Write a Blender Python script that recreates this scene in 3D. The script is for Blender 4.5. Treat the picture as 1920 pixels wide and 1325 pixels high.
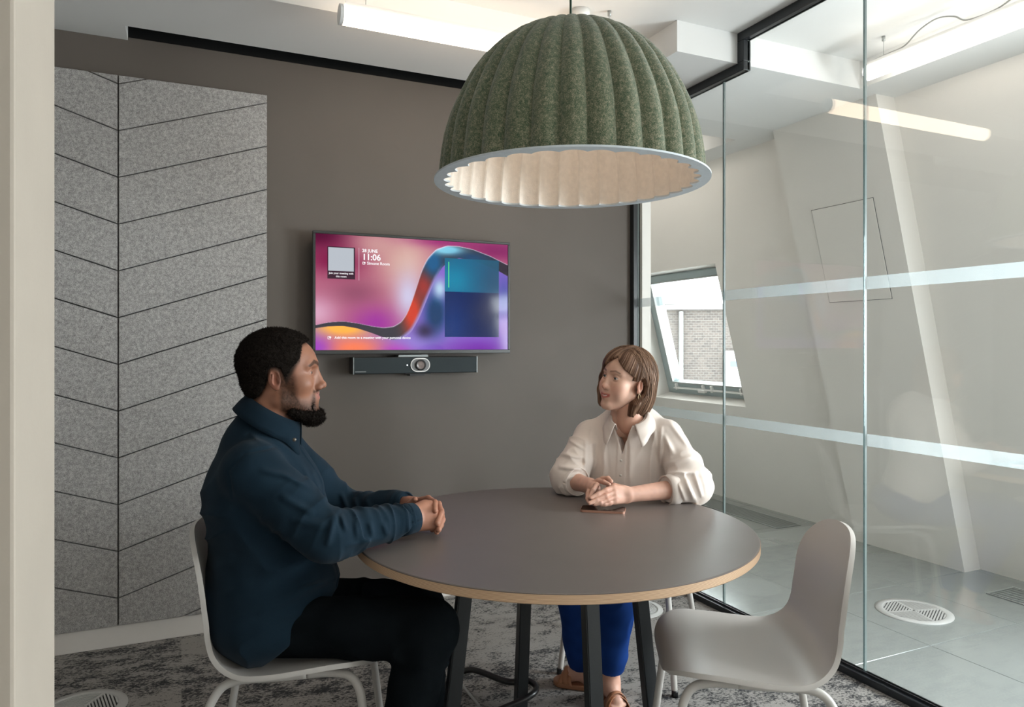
import bpy, bmesh, math, random
import numpy as np
from mathutils import Vector, Matrix

for _o in list(bpy.data.objects):
    bpy.data.objects.remove(_o, do_unlink=True)
SC = bpy.context.scene
COL = SC.collection
R = math.radians

# ------------------------------------------------------------------ camera
F_PX, CX, HY, CAM_H = 1358.0, 960.0, 643.0, 1.30      # focal length and horizon of a 1920x1325 frame
YAW = math.atan(620.0 / 1358.0)
SY, CY = math.sin(YAW), math.cos(YAW)
cam_data = bpy.data.cameras.new('camera')
cam_data.sensor_width = 36.0
cam_data.lens = 36.0 * F_PX / 1920.0
cam_data.shift_y = (HY - 662.5) / 1920.0
cam_data.clip_start = 0.02
cam = bpy.data.objects.new('camera', cam_data)
cam.location = (0, 0, CAM_H)
cam.rotation_euler = (R(90), 0, -YAW)
COL.objects.link(cam)
SC.camera = cam

# ------------------------------------------------------------------ world, exposure
SC.view_settings.view_transform = 'Standard'
SC.view_settings.look = 'None'
SC.view_settings.gamma = 1.0
SC.view_settings.use_curve_mapping = False
SC.view_settings.exposure = 1.72
SC.cycles.use_denoising = True
SC.cycles.max_bounces = 10
SC.cycles.transparent_max_bounces = 16
world = bpy.data.worlds.new('sky')
SC.world = world
world.use_nodes = True
_bg = world.node_tree.nodes['Background']
_bg.inputs['Color'].default_value = (0.92, 0.97, 1.0, 1)
_bg.inputs['Strength'].default_value = 2.8


def area_light(name, loc, rot, sx, sy, watts, col):
    l = bpy.data.lights.new(name, 'AREA')
    l.shape = 'RECTANGLE'
    l.size, l.size_y = sx, sy
    l.energy = watts
    l.color = col
    o = bpy.data.objects.new(name, l)
    o.location = loc
    o.rotation_euler = rot
    COL.objects.link(o)
    return o


# added area lamps brighten the corridor from two unseen wall openings
for _k, (_y, _w) in enumerate(((-1.25, 1.3), (0.9, 1.4))):
    _l = area_light('added_corridor_fill', (4.18 - 0.275 * 1.35 - 0.012, _y, 1.35), (0, 0, 0), _w - 0.2, 0.95, 31.0, (0.90, 0.96, 1.0))
    _l.rotation_euler = Vector((-1, 0, -0.275)).to_track_quat('-Z', 'Z').to_euler()

# ------------------------------------------------------------------ helpers
def at(px, py, d):
    """point at forward distance d seen at photo position px, py"""
    lat = (px - CX) * d / F_PX
    return np.array((d * SY + lat * CY, d * CY - lat * SY, CAM_H - (py - HY) * d / F_PX))


def atz(px, py, z):
    return at(px, py, (CAM_H - z) * F_PX / (py - HY))


def link(name, me, material=None, parent=None, smooth=False):
    o = bpy.data.objects.new(name, me)
    COL.objects.link(o)
    if material is not None:
        for m in (material if isinstance(material, (list, tuple)) else [material]):
            me.materials.append(m)
    if parent is not None:
        o.parent = parent
    if smooth:
        me.shade_smooth()
    return o


def mesh(name, verts, faces, material=None, parent=None, smooth=False):
    me = bpy.data.meshes.new(name)
    me.from_pydata([tuple(map(float, v)) for v in verts], [], [tuple(map(int, f)) for f in faces])
    me.update()
    return link(name, me, material, parent, smooth)


def bm_obj(name, bm, material=None, parent=None, smooth=False):
    me = bpy.data.meshes.new(name)
    bm.to_mesh(me)
    bm.free()
    return link(name, me, material, parent, smooth)


def empty(name, loc=(0, 0, 0), rz=0.0):
    o = bpy.data.objects.new(name, None)
    o.location = loc
    o.rotation_euler = (0, 0, rz)
    o.empty_display_size = 0.1
    COL.objects.link(o)
    return o


def tag(o, label=None, cat=None, group=None, kind=None):
    if label:
        o['label'] = label
    if cat:
        o['category'] = cat
    if group:
        o['group'] = group
    if kind:
        o['kind'] = kind
    return o


def add_box(bm, x0, x1, y0, y1, z0, z1, bevel=0.0, seg=2):
    vs = [bm.verts.new(p) for p in ((x0, y0, z0), (x1, y0, z0), (x1, y1, z0), (x0, y1, z0),
                                    (x0, y0, z1), (x1, y0, z1), (x1, y1, z1), (x0, y1, z1))]
    fs = [bm.faces.new([vs[i] for i in f]) for f in ((3, 2, 1, 0), (4, 5, 6, 7), (0, 1, 5, 4), (1, 2, 6, 5), (2, 3, 7, 6), (3, 0, 4, 7))]
    if bevel > 0:
        es = list({e for f in fs for e in f.edges})
        bmesh.ops.bevel(bm, geom=es, offset=bevel, segments=seg, affect='EDGES', profile=0.5)


def box(name, x0, x1, y0, y1, z0, z1, material=None, parent=None, bevel=0.0, seg=2):
    bm = bmesh.new()
    add_box(bm, x0, x1, y0, y1, z0, z1, bevel, seg)
    return bm_obj(name, bm, material, parent)


def frames(pts):
    pts = [np.array(p, float) for p in pts]
    n = len(pts)
    T = []
    for i in range(n):
        t = pts[min(i + 1, n - 1)] - pts[max(i - 1, 0)]
        T.append(t / (np.linalg.norm(t) + 1e-12))
    ref = np.array((0, 0, 1.0)) if abs(T[0][2]) < 0.9 else np.array((1.0, 0, 0))
    u = np.cross(ref, T[0]); u /= np.linalg.norm(u)
    out = []
    for i in range(n):
        u = u - T[i] * np.dot(u, T[i])
        u /= np.linalg.norm(u) + 1e-12
        out.append((pts[i], u.copy(), np.cross(T[i], u)))
    return out


def tube_geo(pts, rad, seg=12, closed=False, flat=1.0):
    fr = frames(pts)
    n = len(fr)
    rads = rad if hasattr(rad, '__len__') else [rad] * n
    V, Fc = [], []
    for i, (p, u, w) in enumerate(fr):
        for k in range(seg):
            a = 2 * math.pi * k / seg
            V.append(p + rads[i] * (math.cos(a) * u + flat * math.sin(a) * w))
    for i in range(n - 1):
        for k in range(seg):
            k2 = (k + 1) % seg
            Fc.append((i * seg + k, i * seg + k2, (i + 1) * seg + k2, (i + 1) * seg + k))
    if closed:
        for k in range(seg):
            k2 = (k + 1) % seg
            Fc.append(((n - 1) * seg + k, (n - 1) * seg + k2, k2, k))
    else:
        Fc.append(tuple(reversed(range(seg))))
        Fc.append(tuple(range((n - 1) * seg, n * seg)))
    return V, Fc


def tube(name, pts, rad, material=None, parent=None, seg=12, flat=1.0):
    V, Fc = tube_geo(pts, rad, seg, False, flat)
    o = mesh(name, V, Fc, material, parent, True)
    return o


def smooth_path(pts, n=8):
    """Catmull-Rom through the points"""
    P = [np.array(p, float) for p in pts]
    P = [2 * P[0] - P[1]] + P + [2 * P[-1] - P[-2]]
    out = []
    for i in range(1, len(P) - 2):
        for k in range(n):
            t = k / n
            a, b, c, d = P[i - 1], P[i], P[i + 1], P[i + 2]
            out.append(0.5 * ((2 * b) + (c - a) * t + (2 * a - 5 * b + 4 * c - d) * t * t + (-a + 3 * b - 3 * c + d) * t ** 3))
    out.append(P[-2])
    return out


def lathe_geo(prof, seg=48):
    V, Fc = [], []
    for (r, z) in prof:
        for k in range(seg):
            a = 2 * math.pi * k / seg
            V.append((r * math.cos(a), r * math.sin(a), z))
    for i in range(len(prof) - 1):
        for k in range(seg):
            k2 = (k + 1) % seg
            Fc.append((i * seg + k, i * seg + k2, (i + 1) * seg + k2, (i + 1) * seg + k))
    return V, Fc


def lathe(name, prof, material=None, parent=None, seg=48, loc=(0, 0, 0), smooth=True):
    V, Fc = lathe_geo(prof, seg)
    V = [(a + loc[0], b + loc[1], c + loc[2]) for a, b, c in V]
    o = mesh(name, V, Fc, material, parent, smooth)
    return o


def smooth_by_angle(o, ang=35):
    me = o.data
    bm = bmesh.new()
    bm.from_mesh(me)
    for f in bm.faces:
        f.smooth = True
    for e in bm.edges:
        if len(e.link_faces) == 2 and e.calc_face_angle(0) > R(ang):
            e.smooth = False
    bm.to_mesh(me)
    bm.free()
    return o


# ------------------------------------------------------------------ materials
def new_mat(name):
    m = bpy.data.materials.new(name)
    m.use_nodes = True
    nt = m.node_tree
    return m, nt, nt.nodes['Principled BSDF']


def nd(nt, kind, **kw):
    n = nt.nodes.new(kind)
    for k, v in kw.items():
        if k in n.inputs:
            n.inputs[k].default_value = v
        else:
            setattr(n, k, v)
    return n


def ramp(nt, stops, fac=None, interp='LINEAR'):
    r = nt.nodes.new('ShaderNodeValToRGB')
    r.color_ramp.interpolation = interp
    el = r.color_ramp.elements
    while len(el) < len(stops):
        el.new(0.5)
    for e, (p, c) in zip(el, stops):
        e.position = p
        e.color = (c[0], c[1], c[2], 1)
    if fac is not None:
        nt.links.new(fac, r.inputs['Fac'])
    return r


def coords(nt, scale=(1, 1, 1), rot=(0, 0, 0), kind='Object'):
    tc = nt.nodes.new('ShaderNodeTexCoord')
    mp = nt.nodes.new('ShaderNodeMapping')
    mp.inputs['Scale'].default_value = scale
    mp.inputs['Rotation'].default_value = rot
    nt.links.new(tc.outputs[kind], mp.inputs['Vector'])
    return mp.outputs['Vector']


def bump(nt, bsdf, height, strength=0.2, dist=0.01):
    b = nt.nodes.new('ShaderNodeBump')
    b.inputs['Strength'].default_value = strength
    b.inputs['Distance'].default_value = dist
    nt.links.new(height, b.inputs['Height'])
    nt.links.new(b.outputs['Normal'], bsdf.inputs['Normal'])
    return b


def simple(name, col, rough=0.5, metal=0.0, spec=0.5, var=0.0, vscale=8.0, bmp=0.0, bscale=60.0, coat=0.0):
    m, nt, b = new_mat(name)
    b.inputs['Base Color'].default_value = (*col, 1)
    b.inputs['Roughness'].default_value = rough
    b.inputs['Metallic'].default_value = metal
    b.inputs['Specular IOR Level'].default_value = spec
    if coat:
        b.inputs['Coat Weight'].default_value = coat
    if var > 0:
        v = coords(nt)
        n = nd(nt, 'ShaderNodeTexNoise', Scale=vscale, Detail=4.0)
        nt.links.new(v, n.inputs['Vector'])
        lo = [c * (1 - var) for c in col]
        hi = [min(1, c * (1 + var)) for c in col]
        r = ramp(nt, [(0.3, lo), (0.7, hi)], n.outputs['Fac'])
        nt.links.new(r.outputs['Color'], b.inputs['Base Color'])
    if bmp > 0:
        v = coords(nt)
        n = nd(nt, 'ShaderNodeTexNoise', Scale=bscale, Detail=3.0)
        nt.links.new(v, n.inputs['Vector'])
        bump(nt, b, n.outputs['Fac'], bmp, 0.004)
    return m


def emit(name, col, strength):
    m = bpy.data.materials.new(name)
    m.use_nodes = True
    nt = m.node_tree
    nt.nodes.clear()
    e = nt.nodes.new('ShaderNodeEmission')
    e.inputs['Color'].default_value = (*col, 1)
    e.inputs['Strength'].default_value = strength
    o = nt.nodes.new('ShaderNodeOutputMaterial')
    nt.links.new(e.outputs[0], o.inputs['Surface'])
    return m


def thin_glass(name, tint=(1, 1, 1), f0=0.04, frost=0.0, frost_col=(0.8, 0.86, 0.88), gain=1.0):
    """clear pane: see-through with a grazing-angle reflection; frost adds a milky film"""
    m = bpy.data.materials.new(name)
    m.use_nodes = True
    nt = m.node_tree
    nt.nodes.clear()
    lw = nd(nt, 'ShaderNodeLayerWeight', Blend=0.5)
    pw = nd(nt, 'ShaderNodeMath', operation='POWER')
    nt.links.new(lw.outputs['Facing'], pw.inputs[0])
    pw.inputs[1].default_value = 5.0
    ml = nd(nt, 'ShaderNodeMath', operation='MULTIPLY_ADD')
    nt.links.new(pw.outputs[0], ml.inputs[0])
    ml.inputs[1].default_value = (1 - f0) * gain
    ml.inputs[2].default_value = f0
    tr = nt.nodes.new('ShaderNodeBsdfTransparent')
    tr.inputs['Color'].default_value = (*tint, 1)
    base = tr.outputs[0]
    if frost > 0:
        df = nt.nodes.new('ShaderNodeBsdfDiffuse')
        df.inputs['Color'].default_value = (*frost_col, 1)
        tl = nt.nodes.new('ShaderNodeBsdfTranslucent')
        tl.inputs['Color'].default_value = (*frost_col, 1)
        m2 = nt.nodes.new('ShaderNodeMixShader')
        m2.inputs[0].default_value = 0.5
        nt.links.new(df.outputs[0], m2.inputs[1])
        nt.links.new(tl.outputs[0], m2.inputs[2])
        m1 = nt.nodes.new('ShaderNodeMixShader')
        m1.inputs[0].default_value = frost
        nt.links.new(base, m1.inputs[1])
        nt.links.new(m2.outputs[0], m1.inputs[2])
        base = m1.outputs[0]
    gl = nt.nodes.new('ShaderNodeBsdfGlossy')
    gl.inputs['Roughness'].default_value = 0.0
    mx = nt.nodes.new('ShaderNodeMixShader')
    nt.links.new(ml.outputs[0], mx.inputs[0])
    nt.links.new(base, mx.inputs[1])
    nt.links.new(gl.outputs[0], mx.inputs[2])
    o = nt.nodes.new('ShaderNodeOutputMaterial')
    nt.links.new(mx.outputs[0], o.inputs['Surface'])
    return m


def felt(name, dark, mid, light, scale=420.0):
    m, nt, b = new_mat(name)
    v = coords(nt)
    n1 = nd(nt, 'ShaderNodeTexNoise', Scale=scale, Detail=3.0, Roughness=0.7)
    n2 = nd(nt, 'ShaderNodeTexNoise', Scale=scale * 0.25, Detail=2.0)
    nt.links.new(v, n1.inputs['Vector'])
    nt.links.new(v, n2.inputs['Vector'])
    a = nd(nt, 'ShaderNodeMath', operation='MULTIPLY_ADD')
    nt.links.new(n2.outputs['Fac'], a.inputs[0])
    a.inputs[1].default_value = 0.45
    nt.links.new(n1.outputs['Fac'], a.inputs[2])
    r = ramp(nt, [(0.50, dark), (0.72, mid), (0.98, light)], a.outputs[0])
    nt.links.new(r.outputs['Color'], b.inputs['Base Color'])
    b.inputs['Roughness'].default_value = 0.95
    b.inputs['Specular IOR Level'].default_value = 0.15
    b.inputs['Sheen Weight'].default_value = 0.25
    b.inputs['Sheen Roughness'].default_value = 0.5
    bump(nt, b, n1.outputs['Fac'], 0.35, 0.003)
    return m


def carpet_mat():
    m, nt, b = new_mat('carpet')
    v = coords(nt)
    # plank layout only steers how dense the dark distressed yarn is
    br = nd(nt, 'ShaderNodeTexBrick', Scale=1.0)
    br.inputs['Brick Width'].default_value = 1.0
    br.inputs['Row Height'].default_value = 0.25
    br.inputs['Mortar Size'].default_value = 0.0
    br.inputs['Color1'].default_value = (0, 0, 0, 1)
    br.inputs['Color2'].default_value = (1, 1, 1, 1)
    nt.links.new(v, br.inputs['Vector'])
    vs = coords(nt, (7.0, 11.0, 1), (0, 0, R(20)))
    big = nd(nt, 'ShaderNodeTexNoise', Scale=1.6, Detail=6.0, Roughness=0.65)
    nt.links.new(vs, big.inputs['Vector'])
    vf = coords(nt, (75.0, 120.0, 1), (0, 0, R(20)))
    fine = nd(nt, 'ShaderNodeTexNoise', Scale=1.0, Detail=4.0, Roughness=0.7)
    nt.links.new(vf, fine.inputs['Vector'])
    a = nd(nt, 'ShaderNodeMath', operation='MULTIPLY_ADD')
    nt.links.new(big.outputs['Fac'], a.inputs[0])
    a.inputs[1].default_value = 0.85
    nt.links.new(fine.outputs['Fac'], a.inputs[2])
    a2 = nd(nt, 'ShaderNodeMath', operation='MULTIPLY_ADD')
    nt.links.new(br.outputs['Color'], a2.inputs[0])
    a2.inputs[1].default_value = 0.16
    nt.links.new(a.outputs[0], a2.inputs[2])
    r = ramp(nt, [(0.0, (0.045, 0.045, 0.047)), (0.02, (0.05, 0.05, 0.05)), (0.5, (0.05, 0.05, 0.052)), (1.0, (0.05, 0.05, 0.05))])
    mr = nd(nt, 'ShaderNodeMapRange')
    mr.inputs['From Min'].default_value = 0.86
    mr.inputs['From Max'].default_value = 1.02
    nt.links.new(a2.outputs[0], mr.inputs['Value'])
    rr = ramp(nt, [(0.0, (0.055, 0.056, 0.060)), (0.4, (0.16, 0.155, 0.15)), (1.0, (0.36, 0.34, 0.32))], mr.outputs['Result'])
    nt.nodes.remove(r)
    yarn = nd(nt, 'ShaderNodeTexNoise', Scale=700.0, Detail=1.0)
    nt.links.new(v, yarn.inputs['Vector'])
    mx = nd(nt, 'ShaderNodeMix', data_type='RGBA', blend_type='MULTIPLY')
    mx.inputs[0].default_value = 0.75
    nt.links.new(rr.outputs['Color'], mx.inputs[6])
    yr = ramp(nt, [(0.35, (0.45, 0.45, 0.45)), (0.65, (1.35, 1.35, 1.35))], yarn.outputs['Fac'])
    nt.links.new(yr.outputs['Color'], mx.inputs[7])
    nt.links.new(mx.outputs[2], b.inputs['Base Color'])
    b.inputs['Roughness'].default_value = 1.0
    b.inputs['Specular IOR Level'].default_value = 0.05
    bump(nt, b, yarn.outputs['Fac'], 0.5, 0.006)
    return m


def ply_mat():
    m, nt, b = new_mat('plywood edge')
    v = coords(nt)
    w = nd(nt, 'ShaderNodeTexWave', Scale=110.0, Distortion=0.6)
    w.bands_direction = 'Z'
    w.inputs['Detail'].default_value = 1.0
    nt.links.new(v, w.inputs['Vector'])
    r = ramp(nt, [(0.0, (0.36, 0.21, 0.12)), (0.5, (0.52, 0.34, 0.21)), (1.0, (0.62, 0.44, 0.29))], w.outputs['Fac'])
    nt.links.new(r.outputs['Color'], b.inputs['Base Color'])
    b.inputs['Roughness'].default_value = 0.5
    return m


def brick_mat():
    m, nt, b = new_mat('old brick')
    v = coords(nt, (1, 1, 1), (R(90), 0, 0))
    br = nd(nt, 'ShaderNodeTexBrick', Scale=4.0)
    br.inputs['Color1'].default_value = (0.115, 0.095, 0.083, 1)
    br.inputs['Color2'].default_value = (0.075, 0.064, 0.058, 1)
    br.inputs['Mortar'].default_value = (0.17, 0.16, 0.15, 1)
    nt.links.new(v, br.inputs['Vector'])
    nt.links.new(br.outputs['Color'], b.inputs['Base Color'])
    b.inputs['Roughness'].default_value = 0.9
    return m


M = {}
M['white'] = simple('white paint', (0.76, 0.73, 0.69), 0.75, spec=0.25, var=0.015, vscale=3, bmp=0.04, bscale=220)
M['ceil'] = simple('ceiling paint', (0.74, 0.735, 0.72), 0.85, spec=0.2, var=0.012, vscale=2)
M['dark_wall'] = simple('grey brown wall paint', (0.122, 0.104, 0.091), 0.62, spec=0.35, var=0.03, vscale=3, bmp=0.05, bscale=300)
M['cream'] = simple('warm plaster', (0.37, 0.325, 0.275), 0.8, spec=0.2, var=0.03, vscale=5, bmp=0.05, bscale=120)
M['slot'] = simple('black slot shade', (0.01, 0.01, 0.01), 0.9, spec=0.1)
M['skirting'] = simple('satin skirting paint', (0.72, 0.68, 0.64), 0.45, spec=0.4, var=0.02, vscale=4)
M['black_metal'] = simple('black powder coat', (0.016, 0.019, 0.021), 0.42, spec=0.5, bmp=0.05, bscale=500)
M['track'] = simple('black anodised track', (0.012, 0.015, 0.018), 0.35, spec=0.5)
M['pane'] = thin_glass('clear glass', (0.985, 0.995, 0.99), 0.045)
M['frost'] = thin_glass('frosted film', (1, 1, 1), 0.04, frost=0.32, frost_col=(0.62, 0.69, 0.71))
M['bead'] = thin_glass('clear joint bead', (0.72, 0.79, 0.79), 0.05, frost=0.10, frost_col=(0.70, 0.74, 0.74), gain=0.2)
M['pane_edge'] = simple('green glass edge', (0.14, 0.17, 0.165), 0.35, spec=0.3)
M['wpane'] = thin_glass('window glass', (0.97, 0.985, 0.98), 0.05)
M['alu'] = simple('grey green window metal', (0.36, 0.43, 0.44), 0.45, spec=0.5, metal=0.2, var=0.02)
M['felt_grey'] = felt('grey wool felt', (0.18, 0.174, 0.169), (0.35, 0.337, 0.328), (0.60, 0.58, 0.565), 300)
M['groove'] = simple('dark felt groove core', (0.10, 0.10, 0.102), 0.95, spec=0.1)  # even dark tone for plank gaps and the hatch joint
M['felt_green'] = felt('green wool felt', (0.028, 0.066, 0.035), (0.105, 0.122, 0.072), (0.36, 0.31, 0.22), 420)
M['shade_in'] = simple('pale felt lining', (0.80, 0.72, 0.64), 0.95, spec=0.1, var=0.05, vscale=60, bmp=0.25, bscale=260)
M['shade_rim'] = simple('pale grey rim felt', (0.55, 0.585, 0.61), 0.9, spec=0.15, var=0.04, vscale=80)
M['carpet'] = carpet_mat()
M['tile'] = simple('grey floor tile', (0.40, 0.43, 0.42), 0.18, spec=0.5, metal=0.55, var=0.05, vscale=2.5, bmp=0.02, bscale=40)
M['tile_gap'] = simple('pale tile joint', (0.55, 0.56, 0.55), 0.6)
M['table_top'] = simple('taupe linoleum', (0.135, 0.115, 0.107), 0.38, spec=0.45, var=0.03, vscale=10, bmp=0.03, bscale=700)
M['ply'] = ply_mat()
M['chair'] = simple('warm grey polypropylene', (0.50, 0.47, 0.44), 0.40, spec=0.45, bmp=0.03, bscale=900)
M['chair_leg'] = simple('warm grey powder coat', (0.48, 0.455, 0.425), 0.35, spec=0.5)
M['lamp_on'] = emit('lit diffuser', (1.0, 0.79, 0.59), 3.3)
M['lamp_office'] = emit('lit neutral diffuser', (1.0, 0.93, 0.85), 2.8)
M['lamp_body'] = simple('white lamp housing', (0.70, 0.69, 0.67), 0.4)
M['plastic_white'] = simple('white plastic', (0.75, 0.74, 0.72), 0.4, var=0.01)
M['plastic_black'] = simple('black plastic', (0.012, 0.012, 0.013), 0.35, spec=0.5)
M['tv_bezel'] = simple('charcoal bezel', (0.035, 0.037, 0.036), 0.35, spec=0.5)
M['bar_cloth'] = simple('dark speaker cloth', (0.022, 0.032, 0.036), 0.8, var=0.25, vscale=600, bmp=0.3, bscale=900)
M['bar_edge'] = simple('steel edge', (0.25, 0.27, 0.27), 0.35, metal=0.6)
M['silver'] = simple('silver trim', (0.62, 0.60, 0.58), 0.3, metal=0.8)
M['vent'] = simple('pale vent plastic', (0.44, 0.435, 0.42), 0.4)
M['vent_dark'] = simple('dark vent void', (0.05, 0.05, 0.05), 0.8)
M['steel'] = simple('brushed steel', (0.45, 0.46, 0.45), 0.4, metal=0.7)
M['cable_green'] = simple('green flex', (0.02, 0.05, 0.03), 0.6)
M['cable_grey'] = simple('grey flex', (0.42, 0.42, 0.40), 0.5)
M['brick'] = brick_mat()
M['asphalt'] = simple('pale paving', (0.45, 0.44, 0.42), 0.9, var=0.1)
M['stone'] = simple('pale stone', (0.24, 0.235, 0.23), 0.9, var=0.2, vscale=4)
M['leaf_dark'] = simple('dark hedge', (0.10, 0.12, 0.08), 0.9, var=0.4, vscale=12)
# ================================================================== STRUCTURE
YB, XG = 3.54, 2.40            # back wall face, glass partition plane
Z_LO, Z_HI = 2.61, 2.75
XM, LEAN = 4.18, 0.275         # sloping roof wall: foot position and lean per metre


def struct(o):
    o['kind'] = 'structure'
    return o


struct(box('floor', -2.2, XG - 0.012, -2.6, YB + 0.1, -0.05, 0.0, M['carpet']))
struct(box('wall_back', -2.2, XG, YB, YB + 0.12, 0.0, 2.95, M['dark_wall']))
struct(box('wall_left', -2.3, -2.2, -2.6, YB + 0.12, 0.0, 2.95, M['white']))
struct(box('wall_rear', -2.3, 4.8, -2.72, -2.6, 0.0, 2.95, M['white']))
struct(box('trim_1', XG + 0.012, XG + 0.072, YB - 0.06, YB + 0.12, 0.0, Z_LO, M['white']))     # pale jamb beyond the glass
struct(box('trim_2', -2.2, XG - 0.02, YB - 0.016, YB, 0.0, 0.092, M['skirting'], bevel=0.003))  # skirting
bpy.data.objects['trim_2'].name = 'baseboard_back'

# door jamb at the edge of the opening the picture looks through
bm = bmesh.new()
add_box(bm, -0.9, -0.15, 0.857, 1.107, 0.0, Z_HI, 0.004)
struct(bm_obj('wall_front', bm, M['cream']))

# ceiling: high slab, lower bulkheads, and the slot along the back wall
struct(box('ceiling', -2.3, 4.8, -2.72, 6.7, Z_HI, 2.85, M['ceil']))
struct(box('ceiling_bulkhead', -2.2, 2.025, 2.90, 3.385, Z_LO, Z_HI, M['ceil']))
struct(box('ceiling_bulkhead', 2.025, XG - 0.02, 2.65, 3.385, Z_LO, Z_HI, M['ceil']))
struct(box('ceiling_bulkhead', -2.2, -0.21, 3.385, YB, Z_LO, Z_HI, M['ceil']))
struct(box('ceiling_bulkhead', XG + 0.012, 4.0, 2.65, 3.65, Z_LO, Z_HI, M['ceil']))
struct(box('ceiling_bulkhead', 3.25, 4.0, 3.65, 6.6, Z_LO, Z_HI, M['ceil']))
struct(box('ceiling_bulkhead', 3.18, 4.0, -2.6, 2.65, Z_LO, Z_HI, M['ceil']))
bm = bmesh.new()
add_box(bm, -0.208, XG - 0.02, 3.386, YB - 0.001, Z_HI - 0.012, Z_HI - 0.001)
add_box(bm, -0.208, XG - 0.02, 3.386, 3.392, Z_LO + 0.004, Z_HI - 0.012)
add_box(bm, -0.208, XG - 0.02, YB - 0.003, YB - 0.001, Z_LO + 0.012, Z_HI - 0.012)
struct(bm_obj('slot_shade', bm, M['slot']))  # black strips put in for the deep shade inside the ceiling slot

# ---- sloping roof wall with window openings
T_W = 0.34


def mx(z, base=XM):
    return base - LEAN * z


def slope_piece(bm, y0, y1, z0, z1, base=XM, thick=T_W):
    vs = [bm.verts.new(p) for p in (
        (mx(z0, base), y0, z0), (mx(z0, base), y1, z0), (mx(z1, base), y1, z1), (mx(z1, base), y0, z1),
        (mx(z0, base) + thick, y0, z0), (mx(z0, base) + thick, y1, z0), (mx(z1, base) + thick, y1, z1), (mx(z1, base) + thick, y0, z1))]
    for f in ((0, 3, 2, 1), (4, 5, 6, 7), (0, 1, 5, 4), (1, 2, 6, 5), (2, 3, 7, 6), (3, 0, 4, 7)):
        bm.faces.new([vs[i] for i in f])


WZ0, WZ1 = 0.80, 1.90
OPEN = [(-1.9, -0.6), (0.2, 1.6), (4.33, 5.50)]  # first two openings are unseen, added to let sky light in
bm = bmesh.new()
slope_piece(bm, -2.6, 6.6, 0.0, WZ0)
slope_piece(bm, -2.6, 6.6, WZ1, Z_HI)
yy = -2.6
for (a, b_) in OPEN + [(6.6, 6.6)]:
    slope_piece(bm, yy, a, WZ0, WZ1)
    yy = b_
struct(bm_obj('wall_right', bm, M['white']))
bm = bmesh.new()
slope_piece(bm, 2.67, 3.40, 0.0, Z_LO, 4.04, 0.15)
struct(bm_obj('wall_right_pier', bm, M['white']))
struct(box('wall_corridor_end', XG, 4.8, 6.6, 6.7, 0.0, 2.95, M['white']))
struct(box('wall_corridor_side', XG - 0.1, XG + 0.05, YB + 0.12, 6.6, 0.0, 2.95, M['white']))

# access panel on the pier: a thin proud leaf in the slope
sl = math.atan(LEAN)


def slope_mat(y, z, base, off=0.0):
    """local x = +y world, local y = up the slope, local z = out of the wall into the corridor"""
    up = Vector((-math.sin(sl), 0, math.cos(sl)))
    xx = Vector((0, 1, 0))
    zz = xx.cross(up)
    if zz.x > 0:
        xx = -xx
        zz = xx.cross(up)
    m = Matrix((( xx.x, up.x, zz.x, 0), (xx.y, up.y, zz.y, 0), (xx.z, up.z, zz.z, 0), (0, 0, 0, 1)))
    p = Vector((mx(z, base), y, z)) + zz * off
    return Matrix.Translation(p) @ m


def ring_geo(bm, w, h, t, d0, d1, x0=0.0, y0=0.0):
    """rectangular frame lying in local xy"""
    add_box(bm, x0, x0 + w, y0, y0 + t, d0, d1, 0.003, 1)
    add_box(bm, x0, x0 + w, y0 + h - t, y0 + h, d0, d1, 0.003, 1)
    add_box(bm, x0, x0 + t, y0 + t, y0 + h - t, d0, d1, 0.003, 1)
    add_box(bm, x0 + w - t, x0 + w, y0 + t, y0 + h - t, d0, d1, 0.003, 1)


pn = box('access_panel', 0.0, 0.426, 0.0, 0.57, 0.0, 0.0035, M['white'], None, bevel=0.0015, seg=1)
pn.matrix_world = slope_mat(3.226, 1.55, 4.04, 0.001)
tag(pn, 'thin white access hatch on the sloping pier beyond the glass', 'hatch')
rim = box('hatch_gap', -0.0025, 0.4285, -0.0025, 0.5725, -0.0005, 0.0006, M['groove'], pn)

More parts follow.
